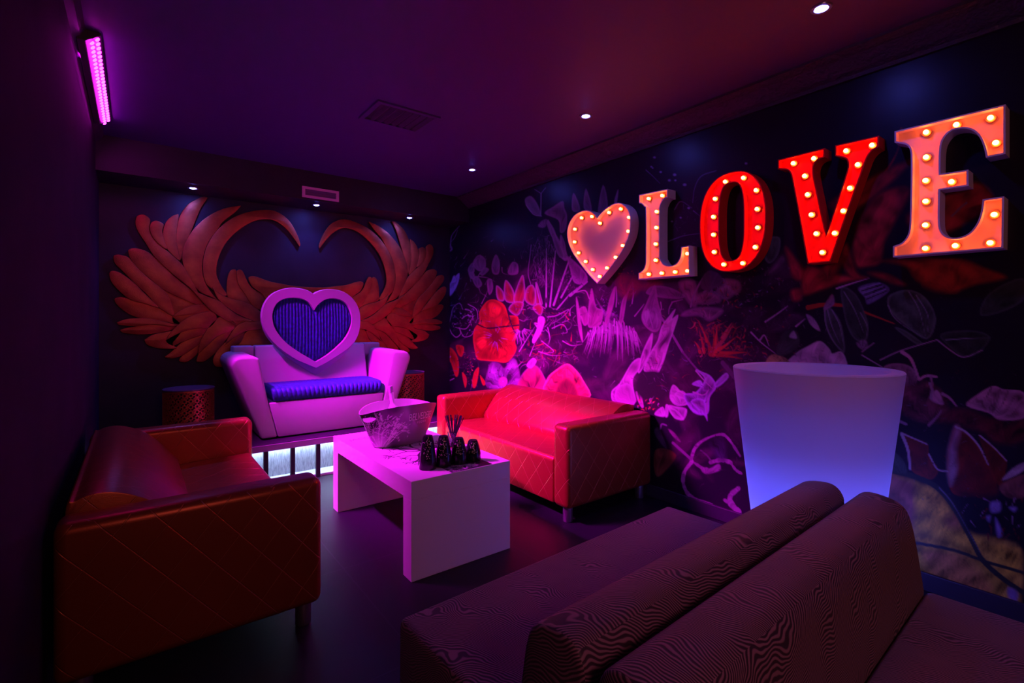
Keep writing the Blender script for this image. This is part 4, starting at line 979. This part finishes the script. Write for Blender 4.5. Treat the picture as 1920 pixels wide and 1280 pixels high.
# ------------------------------------------------------------------ throne
def throne():
    CX = 1.405
    t = thing('throne_sofa', 'white throne loveseat with a heart-shaped back and blue pleated cushions', 'throne', (CX, 4.95, PT))
    z0 = PT+0.012
    for s in (-1, 1):
        q = [(0.57, z0), (0.785, 0.955), (0.79, 0.995), (0.765, 1.035), (0.72, 1.05), (0.625, 1.052), (0.585, 1.035), (0.515, 0.66), (0.44, z0)]
        q = [(CX+s*x, z) for x, z in q]
        bm = prism_bm(q if s > 0 else q[::-1], 'y', 4.56, 5.28, 0.03, 4, 25)
        for v in bm.verts:      # the arm rises a little towards the back
            if v.co.z > 0.9: v.co.z += (v.co.y-4.56)*0.02
        obj('armrest', bm, M['white_leather'], t, 40, True)
    obj('base', prism_bm([(CX-0.438, z0), (CX+0.438, z0), (CX+0.512, 0.655), (CX-0.512, 0.655)], 'y', 4.562, 5.25, 0.012, 3), M['white_leather'], t, 40, True)
    # backrest: leaning slab with a square shoulder each side
    bm = bm_new()
    q = [(4.98, 0.64), (5.12, 1.115), (5.30, 1.115), (5.30, z0), (5.20, z0)]
    obj('backrest', prism_bm([(y, z) for y, z in q], 'x', CX-0.52, CX+0.52, 0.018, 3), M['white_leather'], t, 40, True)
    for s in (-1, 1):
        xa, xb = sorted((CX+s*0.522, CX+s*0.70))
        obj('back_shoulder', prism_bm([(5.135, 1.0), (5.135, 1.115), (5.30, 1.115), (5.30, 0.9)], 'x', xa, xb, 0.015, 3), M['white_leather'], t, 40, True)
    zf = lambda x, y: (420+x/3.658, 530+y/3.658)
    def hp(pts, Y): return ccw(smooth_closed([on_y(*zf(*p[:2]), Y) + tuple(p[2:]) for p in pts], 5))
    top = [(612, 75, 'c'), (580, 55), (540, 42), (470, 33), (400, 43), (330, 75), (282, 130), (258, 200), (260, 270)]
    topr = [(934, 270), (930, 205), (908, 145), (868, 95), (810, 58), (750, 46), (690, 45), (642, 58)]
    outer = hp(top+[(288, 345), (338, 412), (412, 475), (500, 530), (570, 560), (628, 584, 'c'), (700, 548), (780, 498), (850, 450), (900, 395), (926, 335)]+topr, 4.99)
    back = hp(top+[(286, 350), (338, 420), (420, 495), (500, 555), (570, 600), (632, 636, 'c'), (700, 590), (780, 530), (850, 468), (902, 400), (928, 335)]+topr, 5.03)
    inn = hp([(618, 188, 'c'), (580, 138), (530, 110), (460, 104), (400, 116), (355, 152), (333, 210), (335, 262), (350, 312), (390, 372), (440, 422), (510, 472), (570, 508), (628, 542, 'c'), (700, 498), (760, 450), (820, 390), (855, 330), (872, 270), (868, 210), (850, 160), (810, 125), (760, 108), (700, 114), (650, 145)], 4.99)
    def half_match(p, n=80):
        """resample from notch to tip and back so that both loops pair up"""
        low = min(range(len(p)), key=lambda i: p[i][1])
        cx = p[low][0]
        cand = [i for i in range(len(p)) if abs(p[i][0]-cx) < 0.035 and p[i][1] > 1.3]
        notch = min(cand, key=lambda i: p[i][1])
        def seg(a, b):
            q = [p[(a+i) % len(p)] for i in range(((b-a) % len(p))+1)]
            P = np.array(q); d = np.r_[0, np.cumsum(np.hypot(*np.diff(P, axis=0).T))]
            s = np.linspace(0, d[-1], n+1)[:-1]
            return list(zip(np.interp(s, d, P[:, 0]), np.interp(s, d, P[:, 1])))
        return seg(notch, low)+seg(low, notch)
    A, B = half_match(outer), half_match(inn)
    bm = bm_new(); n = len(A)
    def ring(y, lp): return [bm.verts.new((x, y, z)) for x, z in lp]
    L = [ring(5.03, A), ring(4.985, A), ring(4.978, [(a[0]*.95+b[0]*.05, a[1]*.95+b[1]*.05) for a, b in zip(A, B)]), ring(4.978, [(a[0]*.05+b[0]*.95, a[1]*.05+b[1]*.95) for a, b in zip(A, B)]), ring(4.985, B), ring(5.04, B)]
    for a, b in zip(L, L[1:]):
        for i in range(n): bm.faces.new((a[i], a[(i+1) % n], b[(i+1) % n], b[i]))
    bmesh.ops.recalc_face_normals(bm, faces=bm.faces)
    obj('heart_frame', bm, M['white_frame'], t, 40, True)
    obj('heart_backing', prism_bm(back, 'y', 5.03, 5.09, 0.008, 2, 30), M['white_frame'], t, 40, True)
    # pleated velvet heart: vertical pleats filling the opening
    xs = np.array([q[0] for q in inn]); x0, x1 = xs.min()+0.002, xs.max()-0.002
    NP, NC, NR = 25, 9, 26
    cols = []
    bm = bm_new()
    for i in range(NP*NC+1):
        x = x0+(x1-x0)*i/(NP*NC)
        zs = []
        for (ax, az), (bx, bz) in zip(inn, inn[1:]+inn[:1]):
            if (ax-x)*(bx-x) <= 0 and abs(bx-ax) > 1e-9: zs.append(az+(bz-az)*(x-ax)/(bx-ax))
        zt, zb = (max(zs), min(zs)) if zs else (1.2, 1.2)
        pl = abs(math.sin(PI*i/NC))**0.7
        col = []
        for j in range(NR+1):
            f = j/NR; z = zb+(zt-zb)*f
            edge = min(1, min(z-zb, zt-z)/0.05+0.05)
            bulge = 0.028*math.sin(PI*min(max(f, 0), 1))**.5
            col.append(bm.verts.new((x+0.0015*math.sin(z*14+i*.12), 5.028-bulge*edge-0.014*pl*(.35+.65*edge)-0.001*math.sin(z*17+i*.2), z)))
        cols.append(col)
    for a, b in zip(cols, cols[1:]):
        for j in range(NR): bm.faces.new((a[j], b[j], b[j+1], a[j+1]))
    obj('heart_cushion', bm, M['velvet'], t, 180, True)
    # seat cushion: pleats run front to back over a rounded slab
    prof = [(5.06, 0.660), (5.06, 0.735), (5.03, 0.772), (4.95, 0.783), (4.8, 0.785), (4.68, 0.783), (4.60, 0.776), (4.565, 0.755), (4.552, 0.72), (4.556, 0.685), (4.575, 0.664), (4.62, 0.657), (4.9, 0.657)]
    prof = smooth_closed(prof, 3); pc = (4.8, 0.72)
    bm = bm_new(); rings = []
    NP, NC = 25, 8; W = 0.492
    for i in range(NP*NC+1):
        f = i/(NP*NC); x = CX-W+2*W*f
        pl = abs(math.sin(PI*i/NC))**.75; e = min(f, 1-f)*2*W
        k = min(1, (e/0.03))**.5*.12+.88
        ring_ = []
        for y, z in prof:
            dy, dz = y-pc[0], z-pc[1]; r = math.hypot(dy, dz)
            g_ = 1+(0.0075*pl-0.006)/max(r, .05)
            taper = 1-0.045*(0.785-z)/0.13
            ring_.append(bm.verts.new((CX+(x-CX)*taper, pc[0]+dy*g_*k if dy > 0 else pc[0]+dy*(g_), pc[1]+dz*g_*k)))
        rings.append(ring_)
    n = len(prof)
    for a, b in zip(rings, rings[1:]):
        for j in range(n): bm.faces.new((a[j], a[(j+1) % n], b[(j+1) % n], b[j]))
    bm.faces.new(rings[0]); bm.faces.new(rings[-1][::-1]); bmesh.ops.recalc_face_normals(bm, faces=bm.faces)
    obj('seat_cushion', bm, M['velvet'], t, 60, True)
    obj('plinth', box_bm(CX-0.40, CX+0.40, 4.66, 5.2, PT, z0+0.004), M['black_matte'], t, None, True)
throne()

# ------------------------------------------------------------------ fretwork drum tables
def drum():
    t = thing('drum_table', 'x', 'side table')
    R_, H_ = 0.182, 0.445
    bm = bm_new(); lathe(bm, [(0, 0.0), (R_-0.012, 0.0), (R_-0.012, H_-0.012), (0, H_-0.012)], n=48); obj('inner_drum', bm, M['drum_core'], t, 40)
    bm = bm_new(); lathe(bm, [(0, H_-0.011), (R_+0.002, H_-0.011), (R_+0.004, H_-0.006), (R_+0.002, H_), (0, H_)], n=48); obj('table_top', bm, M['drum_top'], t, 40)
    bm = bm_new(); n, rows = 26, 9
    cw = 2*PI*R_/n; ch = (H_-0.035)/rows; b = 0.0030
    def bar(u0, u1, v0, v1):
        P = []
        for r in (R_-0.010, R_):
            for u, v in ((u0, v0), (u1, v0), (u1, v1), (u0, v1)):
                a = u/R_; P.append(bm.verts.new((r*math.cos(a), r*math.sin(a), v)))
        for f in ((0, 3, 2, 1), (4, 5, 6, 7), (0, 1, 5, 4), (1, 2, 6, 5), (2, 3, 7, 6), (3, 0, 4, 7)): bm.faces.new([P[i] for i in f])
    for i in range(n):
        for j in range(rows):
            u, v = (i+.5)*cw, 0.012+(j+.5)*ch; q = cw*.27; w = ch*.27
            bar(u-q-b, u+q+b, v+w-b, v+w+b); bar(u-q-b, u+q+b, v-w-b, v-w+b); bar(u-q-b, u-q+b, v-w+b, v+w-b); bar(u+q-b, u+q+b, v-w+b, v+w-b)
            bar(u-b, u+b, v+w+b, v+ch/2); bar(u-b, u+b, v-ch/2, v-w-b); bar(u+q+b, u+cw/2, v-b, v+b); bar(u-cw/2, u-q-b, v-b, v+b)
            if (i+j) % 2 == 0: bar(u+cw/2-b, u+cw/2+b, v-ch/2, v+ch/2)
            else: bar(u-cw/2, u+cw/2, v+ch/2-b, v+ch/2+b)
    for v in (0.0, H_-0.024):
        for i in range(48): bar(2*PI*R_*i/48, 2*PI*R_*(i+1)/48, v, v+0.012)
    obj('fretwork_shell', bm, M['brass'], t)
    return t
d0 = drum(); d0.location = (0.352, 4.92, PT); d0['label'] = 'round fretwork drum table left of the throne, against the dark wall'; d0['group'] = 'fretwork drum tables'
d1 = copy_tree(d0); d1.location = (2.375, 5.02, PT); d1['label'] = 'round fretwork drum table half hidden behind the right arm of the throne'

# ------------------------------------------------------------------ quilted copper sofas
def sofa():
    t = thing('quilted_sofa', 'x', 'sofa', group='copper quilted sofas')
    L2, D = 0.90, 0.885
    for s in (-1, 1):
        y0, y1 = sorted((s*L2, s*(L2-0.155)))
        obj('armrest', box_uv(box_bm(0.0, D, y0, y1, 0.10, 0.655, 0.038, 5)), M['leather'], t, 40)
    yi = L2-0.157
    obj('seat', box_uv(prism_bm([(0.30, 0.105), (D-0.012, 0.105), (D-0.012, 0.40), (D-0.03, 0.425), (0.30, 0.405)], 'y', -yi, yi, 0.038, 5)), M['leather'], t, 40)
    bk = smooth_closed([(0.02, 0.11, 'c'), (0.36, 0.11, 'c'), (0.445, 0.40), (0.40, 0.50), (0.31, 0.61), (0.22, 0.675), (0.13, 0.705), (0.05, 0.69), (0.018, 0.63)], 5)
    obj('backrest', box_uv(prism_bm(bk, 'y', -yi-0.001, yi+0.001, 0.006, 2, 50)), M['leather'], t, 40)
    for x in (0.07, D-0.065):
        for y in (-L2+0.07, L2-0.07):
            bm = bm_new(); lathe(bm, [(0, 0), (0.030, 0), (0.033, 0.004), (0.033, 0.104), (0, 0.104)], x, y, 0, 20); obj('leg', bm, M['chrome'], t, 40)
    return t
s0 = sofa(); s0.location = (-0.225, 3.155, 0); s0['label'] = 'copper quilted leather sofa against the plain dark wall at the left'
s1 = copy_tree(s0); s1.location = (3.137, 3.255, 0); s1.rotation_euler = (0, 0, PI); s1['label'] = 'copper quilted leather sofa glowing red against the floral mural'

# ------------------------------------------------------------------ back-to-back benches
def bench():
    t = thing('bench_seat', 'x', 'bench', group='swirl-patterned benches back to back')
    L2 = 0.745
    bk = smooth_closed([(0.0, 0.40, 'c'), (0.004, 0.62), (0.012, 0.68), (0.045, 0.712), (0.10, 0.712), (0.150, 0.695), (0.176, 0.655), (0.195, 0.56), (0.215, 0.415, 'c'), (0.215, 0.05, 'c'), (0.0, 0.05, 'c')], 4)
    obj('backrest', box_uv(prism_bm(bk, 'x', -L2, L2, 0.014, 3, 45)), M['zebra'], t, 40)
    obj('seat', box_uv(prism_bm([(0.217, 0.05), (0.79, 0.05), (0.785, 0.418), (0.217, 0.418)], 'x', -L2, L2, 0.024, 4)), M['zebra'], t, 40)
    obj('plinth', box_bm(-L2+0.04, L2-0.04, 0.03, 0.74, 0.0, 0.052), M['bench_base'], t)
    return t
rot = math.radians(2.4)
b0 = bench(); b0.location = (1.432, 0.702, 0); b0.rotation_euler = (0, 0, rot); b0['label'] = 'dark swirl-patterned bench facing the white coffee table'
b1 = copy_tree(b0); b1.location = (1.434, 0.684, 0); b1.rotation_euler = (0, 0, PI+rot); b1['label'] = 'dark swirl-patterned bench at the lower right corner, turned away from the coffee table'

# ------------------------------------------------------------------ printed branches used on bucket and table
def branches(r, x, y, th, L, w, depth, out, spread=0.5):
    if depth == 0 or L < 3: return
    pts = [(x, y)]; a = th
    for k in range(4):
        a += r.gauss(0, 0.13); pts.append((pts[-1][0]+math.cos(a)*L/4, pts[-1][1]+math.sin(a)*L/4))
    out.append((pts, w, w*.7))
    k = r.choice((2, 2, 3))
    for j in range(k):
        i = r.choice((2, 3, 4)) if j else 4
        branches(r, *pts[i], a+r.uniform(-spread, spread)+(j-(k-1)/2)*.65, L*r.uniform(.58, .84), w*.66, depth-1, out, spread)
def text_faces(body, font_bold=False):
    cu = bpy.data.curves.new('lettering', 'FONT'); cu.body = body; cu.size = 1; cu.resolution_u = 3
    o = bpy.data.objects.new('lettering', cu); C.objects.link(o)
    dg = bpy.context.evaluated_depsgraph_get(); me = o.evaluated_get(dg).to_mesh()
    V = [tuple(v.co)[:2] for v in me.vertices]; F = [tuple(p.vertices) for p in me.polygons]
    o.evaluated_get(dg).to_mesh_clear(); bpy.data.objects.remove(o); bpy.data.curves.remove(cu)
    xs = [v[0] for v in V]; ys = [v[1] for v in V]
    w, h = max(xs)-min(xs), max(ys)-min(ys)
    return [((v[0]-min(xs))/w, (v[1]-min(ys))/h) for v in V], F
def text_bm(body, place, cuts=2):
    """flat lettering laid on a surface; place(s, t) maps 0..1 text space to a point just proud of it"""
    V, F = text_faces(body)
    bm = bm_new(); vs = [bm.verts.new((*v, 0)) for v in V]
    for f in F:
        try: bm.faces.new([vs[i] for i in f])
        except ValueError: pass
    for v in bm.verts: v.co = Vector(place(v.co.x, v.co.y))
    return bm

# ------------------------------------------------------------------ white coffee table
def coffee_table():
    X0, X1, Y0, Y1, H, T = 1.130, 1.768, 2.343, 3.612, 0.52, 0.10
    t = thing('coffee_table', 'white block coffee table with slab legs and a dark tree print on top', 'table', (1.45, 2.98, 0))
    obj('tabletop', box_bm(X0, X1, Y0, Y1, H-T, H, 0.0025, 2), M['white_table'], t, None, True)
    obj('side_panel', box_bm(X0, X1, Y0, Y0+T, 0, H-T, 0.0025, 2), M['white_table'], t, None, True)
    obj('side_panel', box_bm(X0, X1, Y1-T, Y1, 0, H-T, 0.0025, 2), M['white_table'], t, None, True)
    r = random.Random(5); st = []
    for k in range(11):
        branches(r, 330, 300, math.radians(120+k*30), 105, 15, 5, st, .55)
    bm = bm_new()
    def lay(pts, w0, w1, z):
        P = [Vector((p[0], p[1], 0)) for p in pts]; row = []
        for i, p in enumerate(P):
            d = (P[min(i+1, len(P)-1)]-P[max(i-1, 0)]).normalized(); nrm = Vector((-d.y, d.x, 0)); w = w0+(w1-w0)*i/(len(P)-1)
            a, b = p+nrm*w/2, p-nrm*w/2
            row.append([bm.verts.new((min(max(1.15+q.x*0.00095, X0+.004), X1-.004), min(max(2.46+q.y*0.00135, Y0+.004), Y1-.004), z)) for q in (a, b)])
        for a, b in zip(row, row[1:]): bm.faces.new((a[0], a[1], b[1], b[0]))
    for i, (p, w, w1) in enumerate(st): lay(p, max(w, 4.5), max(w1, 4), H+0.0004+0.0000004*i)
    bmesh.ops.recalc_face_normals(bm, faces=bm.faces)
    for f in bm.faces:
        if f.normal.z < 0: f.normal_flip()
    obj('tree_print', bm, M['print_black'], t, None, True)
    obj('printed_lettering', text_bm('JACQ', lambda s, v: (1.172+0.155*s, 3.372+0.012*s+0.055*v, H+0.0006)), M['print_black'], t, None, True)
coffee_table()

# ------------------------------------------------------------------ ice bucket
def ice_bucket():
    cx, cy, cz = 1.432, 3.150, 0.522
    yaw = math.radians(9)
    t = thing('ice_bucket', 'glossy oval ice bucket with white tree print on the coffee table', 'ice bucket', (cx, cy, cz))
    H = 0.272; nu, nv = 240, 72
    def surf(a, v, off=0.0):
        e = 0.72
        rx = 0.195+(0.298-0.195)*v**.85+off; ry = 0.105+(0.152-0.105)*v**.8+off
        c, s = math.cos(a), math.sin(a)
        x = rx*c; y = ry*math.copysign(abs(s)**1.15, s)
        z = v*(H-0.045*abs(c)**3*v)
        return (x*math.cos(yaw)-y*math.sin(yaw), x*math.sin(yaw)+y*math.cos(yaw), z)
    ang = np.linspace(0, 2*PI, nu, endpoint=False); vs = np.linspace(0, 1, nv)
    P = np.array([surf(a, v) for v in vs for a in ang]); Q = np.array([surf(a, v, -0.005) for v in vs for a in ang])
    Q[:, 2] = np.maximum(Q[:, 2], 0.006)
    # artwork frame: u runs along the front from the left tip (0) to the right tip (1000)
    A = np.tile(ang, nv); Vv = np.repeat(vs, nu)
    u = np.where(A >= PI, (A-PI)/PI, -((PI-A)/PI))*1000
    p = Painter(u, Vv*420, (0.21, 0.18, 0.22), 3)
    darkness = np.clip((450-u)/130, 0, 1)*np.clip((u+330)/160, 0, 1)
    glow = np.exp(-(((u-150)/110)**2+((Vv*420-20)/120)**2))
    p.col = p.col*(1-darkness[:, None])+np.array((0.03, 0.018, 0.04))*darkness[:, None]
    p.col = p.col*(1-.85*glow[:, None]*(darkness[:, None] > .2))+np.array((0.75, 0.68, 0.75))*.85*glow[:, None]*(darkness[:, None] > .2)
    r = random.Random(12); st = []
    for x, th, L in ((150, 88, 150), (120, 106, 130), (170, 66, 150), (100, 124, 105), (190, 46, 130), (70, 140, 90), (215, 28, 105), (225, 50, 90), (140, 97, 120)):
        branches(r, x, 6, math.radians(th), L, 13, 5, st, .42)
    for pts, w, w1 in st: p.stroke(pts, max(w, 3.6), (0.80, 0.74, 0.82), max(w1, 3.0), smooth=False)
    hole = np.zeros(len(A), bool)
    for c0 in (0.0, PI):
        d = np.abs(((A-c0-0.30)+PI) % (2*PI)-PI)
        hole |= ((d/0.34)**2+((Vv-0.80)/0.085)**2) < 1
    def shell(name, P, mat, flip):
        bm = bm_new(); V = [bm.verts.new(q) for q in P]
        for j in range(nv-1):
            for i in range(nu):
                k = [j*nu+i, j*nu+(i+1) % nu, (j+1)*nu+(i+1) % nu, (j+1)*nu+i]
                if all(hole[x] for x in k): continue
                f = [V[x] for x in k]; bm.faces.new(f[::-1] if flip else f)
        f = V[:nu]; bm.faces.new(f if flip else f[::-1])
        if not flip:      # rim joins outside to inside
            top = V[-nu:]; I = [bm.verts.new(q) for q in Q[-nu:]]
            for i in range(nu): bm.faces.new((top[i], top[(i+1) % nu], I[(i+1) % nu], I[i]))
        return obj(name, bm, mat, t, 60)
    o = shell('bucket_wall', P, printed('bucket_print', 0.16, 0.8), False)
    set_colors(o.data, np.vstack([p.col, np.tile((0.75, 0.68, 0.75), (nu, 1))]))
    shell('inner_lining', Q, M['bucket_inner'], True)
    def on_wall(u0, u1, v0, v1):
        def f(s, v):
            a = PI+(u0+(u1-u0)*s)*PI; vv = v0+(v1-v0)*v
            return surf(a, vv, 0.0012)
        return f
    obj('printed_lettering', text_bm('BELVEDERE', on_wall(0.480, 0.745, 0.60, 0.775)), M['print_white'], o)
    obj('printed_lettering', text_bm('V O D K A', on_wall(0.560, 0.675, 0.505, 0.565)), M['print_white'], o)
ice_bucket()
def bottle():
    t = thing('vodka_bottle', 'frosted pale bottle standing in the ice bucket', 'bottle', (1.43, 3.17, 0.530))
    bm = bm_new()
    lathe(bm, [(0, 0), (0.036, 0), (0.040, 0.008), (0.040, 0.19), (0.036, 0.222), (0.022, 0.246), (0.0155, 0.262), (0.0145, 0.335), (0, 0.335)], n=28)
    b = obj('glass_body', bm, M['frosted'], t, 50)
    bm = bm_new(); lathe(bm, [(0, 0.333), (0.0165, 0.333), (0.0165, 0.372), (0.015, 0.376), (0, 0.376)], n=20); obj('cap', bm, M['white_frame'], t, 40)
    t.rotation_euler = (math.radians(-4), math.radians(-7), 0)
bottle()

# ------------------------------------------------------------------ black cups, bar mat, straws
def bar_mat():
    X0, X1, Y0, Y1 = 1.372, 1.640, 2.348, 2.545
    nx, ny = 150, 110
    xs, ys = np.linspace(X0, X1, nx), np.linspace(Y0, Y1, ny)
    XX, YY = np.meshgrid(xs, ys)
    p = Painter((XX.ravel()-X0)*2000, (YY.ravel()-Y0)*2000, (0.012, 0.009, 0.014), 6)
    r = random.Random(3); st = []
    for k in range(9): branches(r, 190, 20, math.radians(10+k*20), 80, 7, 5, st, .5)
    for pts, w, w1 in st: p.stroke(pts, max(w, 4), (0.6, 0.5, 0.62), max(w1, 3), smooth=False)
    t = thing('bar_mat', 'thin black bar mat with pale branch print under the cups at the table edge', 'mat', (1.5, 2.45, 0.5202))
    o = grid_mesh('mat', np.stack([XX.ravel()-1.5, YY.ravel()-2.45, np.full(XX.size, 0.0022)], 1), nx, ny, printed('bar_mat_print', 0.4))
    o.name = 'printed_face'; set_colors(o.data, p.col); o.parent = t
    obj('rubber_base', box_bm(X0-1.5, X1-1.5, Y0-2.45, Y1-2.45, 0.0006, 0.0020), M['black_matte'], t)
bar_mat()
def cup(x, y, z, h, label):
    t = thing('tumbler', label, 'cup', (x, y, z), 0, 'black tumblers upside down on the table edge')
    r0, r1 = 0.047, 0.027
    bm = bm_new()
    prof = [(r0-0.004, 0.0), (r0, 0.0), (r0+0.001, 0.004), (r0-0.001, 0.03)]+[(r0+(r1-r0)*((f)**1.5), 0.03+(h-0.034)*f) for f in (.1, .2, .3, .4, .5, .6, .7, .8, .9, .96)]+[(r1-0.003, h), (0, h)]
    lathe(bm, prof, n=40); b = obj('cup_body', bm, M['black_gloss'], t, 50)
    def rad(z): 
        f = max(0, min(1, (z-0.03)/(h-0.034))); return r0+(r1-r0)*f**1.5
    rr = random.Random(int(x*1000)); bm = bm_new(); a0 = math.atan2(-y, -x)
    for k in range(46):  # small pale flecks clustered on the side facing the camera
        f = rr.uniform(.22, .96); a = a0+rr.gauss(0, .32); z = 0.03+(h-0.034)*f*0.98; s = rr.uniform(.0009, .0028)
        R1 = rad(z)+0.0007
        q = [(a-s/R1, z), (a, z-s*1.3), (a+s/R1, z), (a, z+s*1.3)]
        bm.faces.new([bm.verts.new((( rad(zz)+0.0012)*math.cos(aa), (rad(zz)+0.0012)*math.sin(aa), zz)) for aa, zz in q])
    obj('pale_flecks', bm, M['cup_fleck'], b)
for x, y, z, h, lab in ((1.305, 2.497, 0.5204, 0.186, 'tallest black tumbler upside down, nearest the left edge of the table'), (1.402, 2.492, 0.5226, 0.168, 'second black tumbler from the left in the upside-down row'),
                        (1.497, 2.480, 0.5226, 0.146, 'third black tumbler from the left in the upside-down row'), (1.597, 2.484, 0.5226, 0.118, 'shortest black tumbler at the right end of the upside-down row')):
    cup(x, y, z, h, lab)
def straw_set():
    gx, gy, gz = 1.655, 2.815, 0.5212
    bm = bm_new(); lathe(bm, [(0, 0), (0.030, 0), (0.036, 0.10), (0.0335, 0.10), (0.0275, 0.006), (0, 0.006)], gx, gy, gz, 32)
    bmesh.ops.translate(bm, vec=(-gx, -gy, -gz), verts=bm.verts)
    o = obj('straw_glass', bm, M['glass'], None, 40); o.location = (gx, gy, gz)
    tag(o, 'clear glass holding a fan of black straws behind the tumblers', 'glass')
    r = random.Random(4)
    first = None
    for k in range(32):
        a = 2*PI*k*0.382+r.uniform(-.2, .2); rb = r.uniform(.004, .018); ti = r.uniform(.018, .030)
        base = Vector((gx+rb*math.cos(a+PI), gy+rb*math.sin(a+PI), gz+0.0085))
        d = Vector((ti*math.cos(a)-rb*math.cos(a+PI)+0.004, ti*math.sin(a)-rb*math.sin(a+PI), 0.098)).normalized()
        if first is None:
            bm = bm_new(); tube(bm, [(0, 0, 0), (0, 0, 0.205)], 0.0026, 8); first = o = obj('drinking_straw', bm, M['straw'], None, 60)
        else:
            o = first.copy(); C.objects.link(o)
        o.location = base; o.rotation_euler = d.to_track_quat('Z', 'Y').to_euler()
        tag(o, 'thin black drinking straw fanned in the clear glass behind the tumblers', 'straw', 'black drinking straws in the glass')
straw_set()

# ------------------------------------------------------------------ glowing pot
def pot():
    px, py, H, r1, r0 = 2.665, 1.045, 1.11, 0.362, 0.235
    t = thing('planter_pot', 'tall white tapered pot glowing blue from within behind the benches', 'pot', (px, py, 0))
    m = M['pot']
    nt = m.node_tree; b = nt.nodes['Principled BSDF']; out = nt.nodes['Material Output']
    tr = nt.nodes.new('ShaderNodeBsdfTranslucent'); tr.inputs[0].default_value = (0.8, 0.8, 0.95, 1)
    mx = nt.nodes.new('ShaderNodeMixShader'); mx.inputs[0].default_value = 0.35
    nt.links.new(b.outputs[0], mx.inputs[1]); nt.links.new(tr.outputs[0], mx.inputs[2]); nt.links.new(mx.outputs[0], out.inputs[0])
    bm = bm_new(); prof = [(0, 0.0), (r0, 0.0)]
    for k in range(1, 13): f = k/12; prof.append((r0+(r1-r0)*f, H*f))
    lathe(bm, prof, n=72); obj('pot_wall', bm, m, t, 50)
    bm = bm_new(); lathe(bm, [(r1, H), (r1-0.004, H+0.006), (r1-0.055, H+0.004), (r1-0.059, H-0.006), (r1-0.064, H-0.10), (r1-0.075, H-0.15), (0, H-0.15)], n=72)
    obj('rim_bowl', bm, m, t, 40)
    bm = bm_new(); lathe(bm, [(0.11, 0.60), (0.215, 0.60), (0.215, 0.61), (0.11, 0.61)], n=48, close=True); obj('light_baffle', bm, M['black_matte'], t, 40)  # unseen baffle added to hold the blue glow in the lower pot
    lamp('pot_light', 'POINT', (px, py, 0.22), (0.10, 0.115, 1.0), POT_POWER, shadow_soft_size=0.15)
POT_POWER = 20
pot()
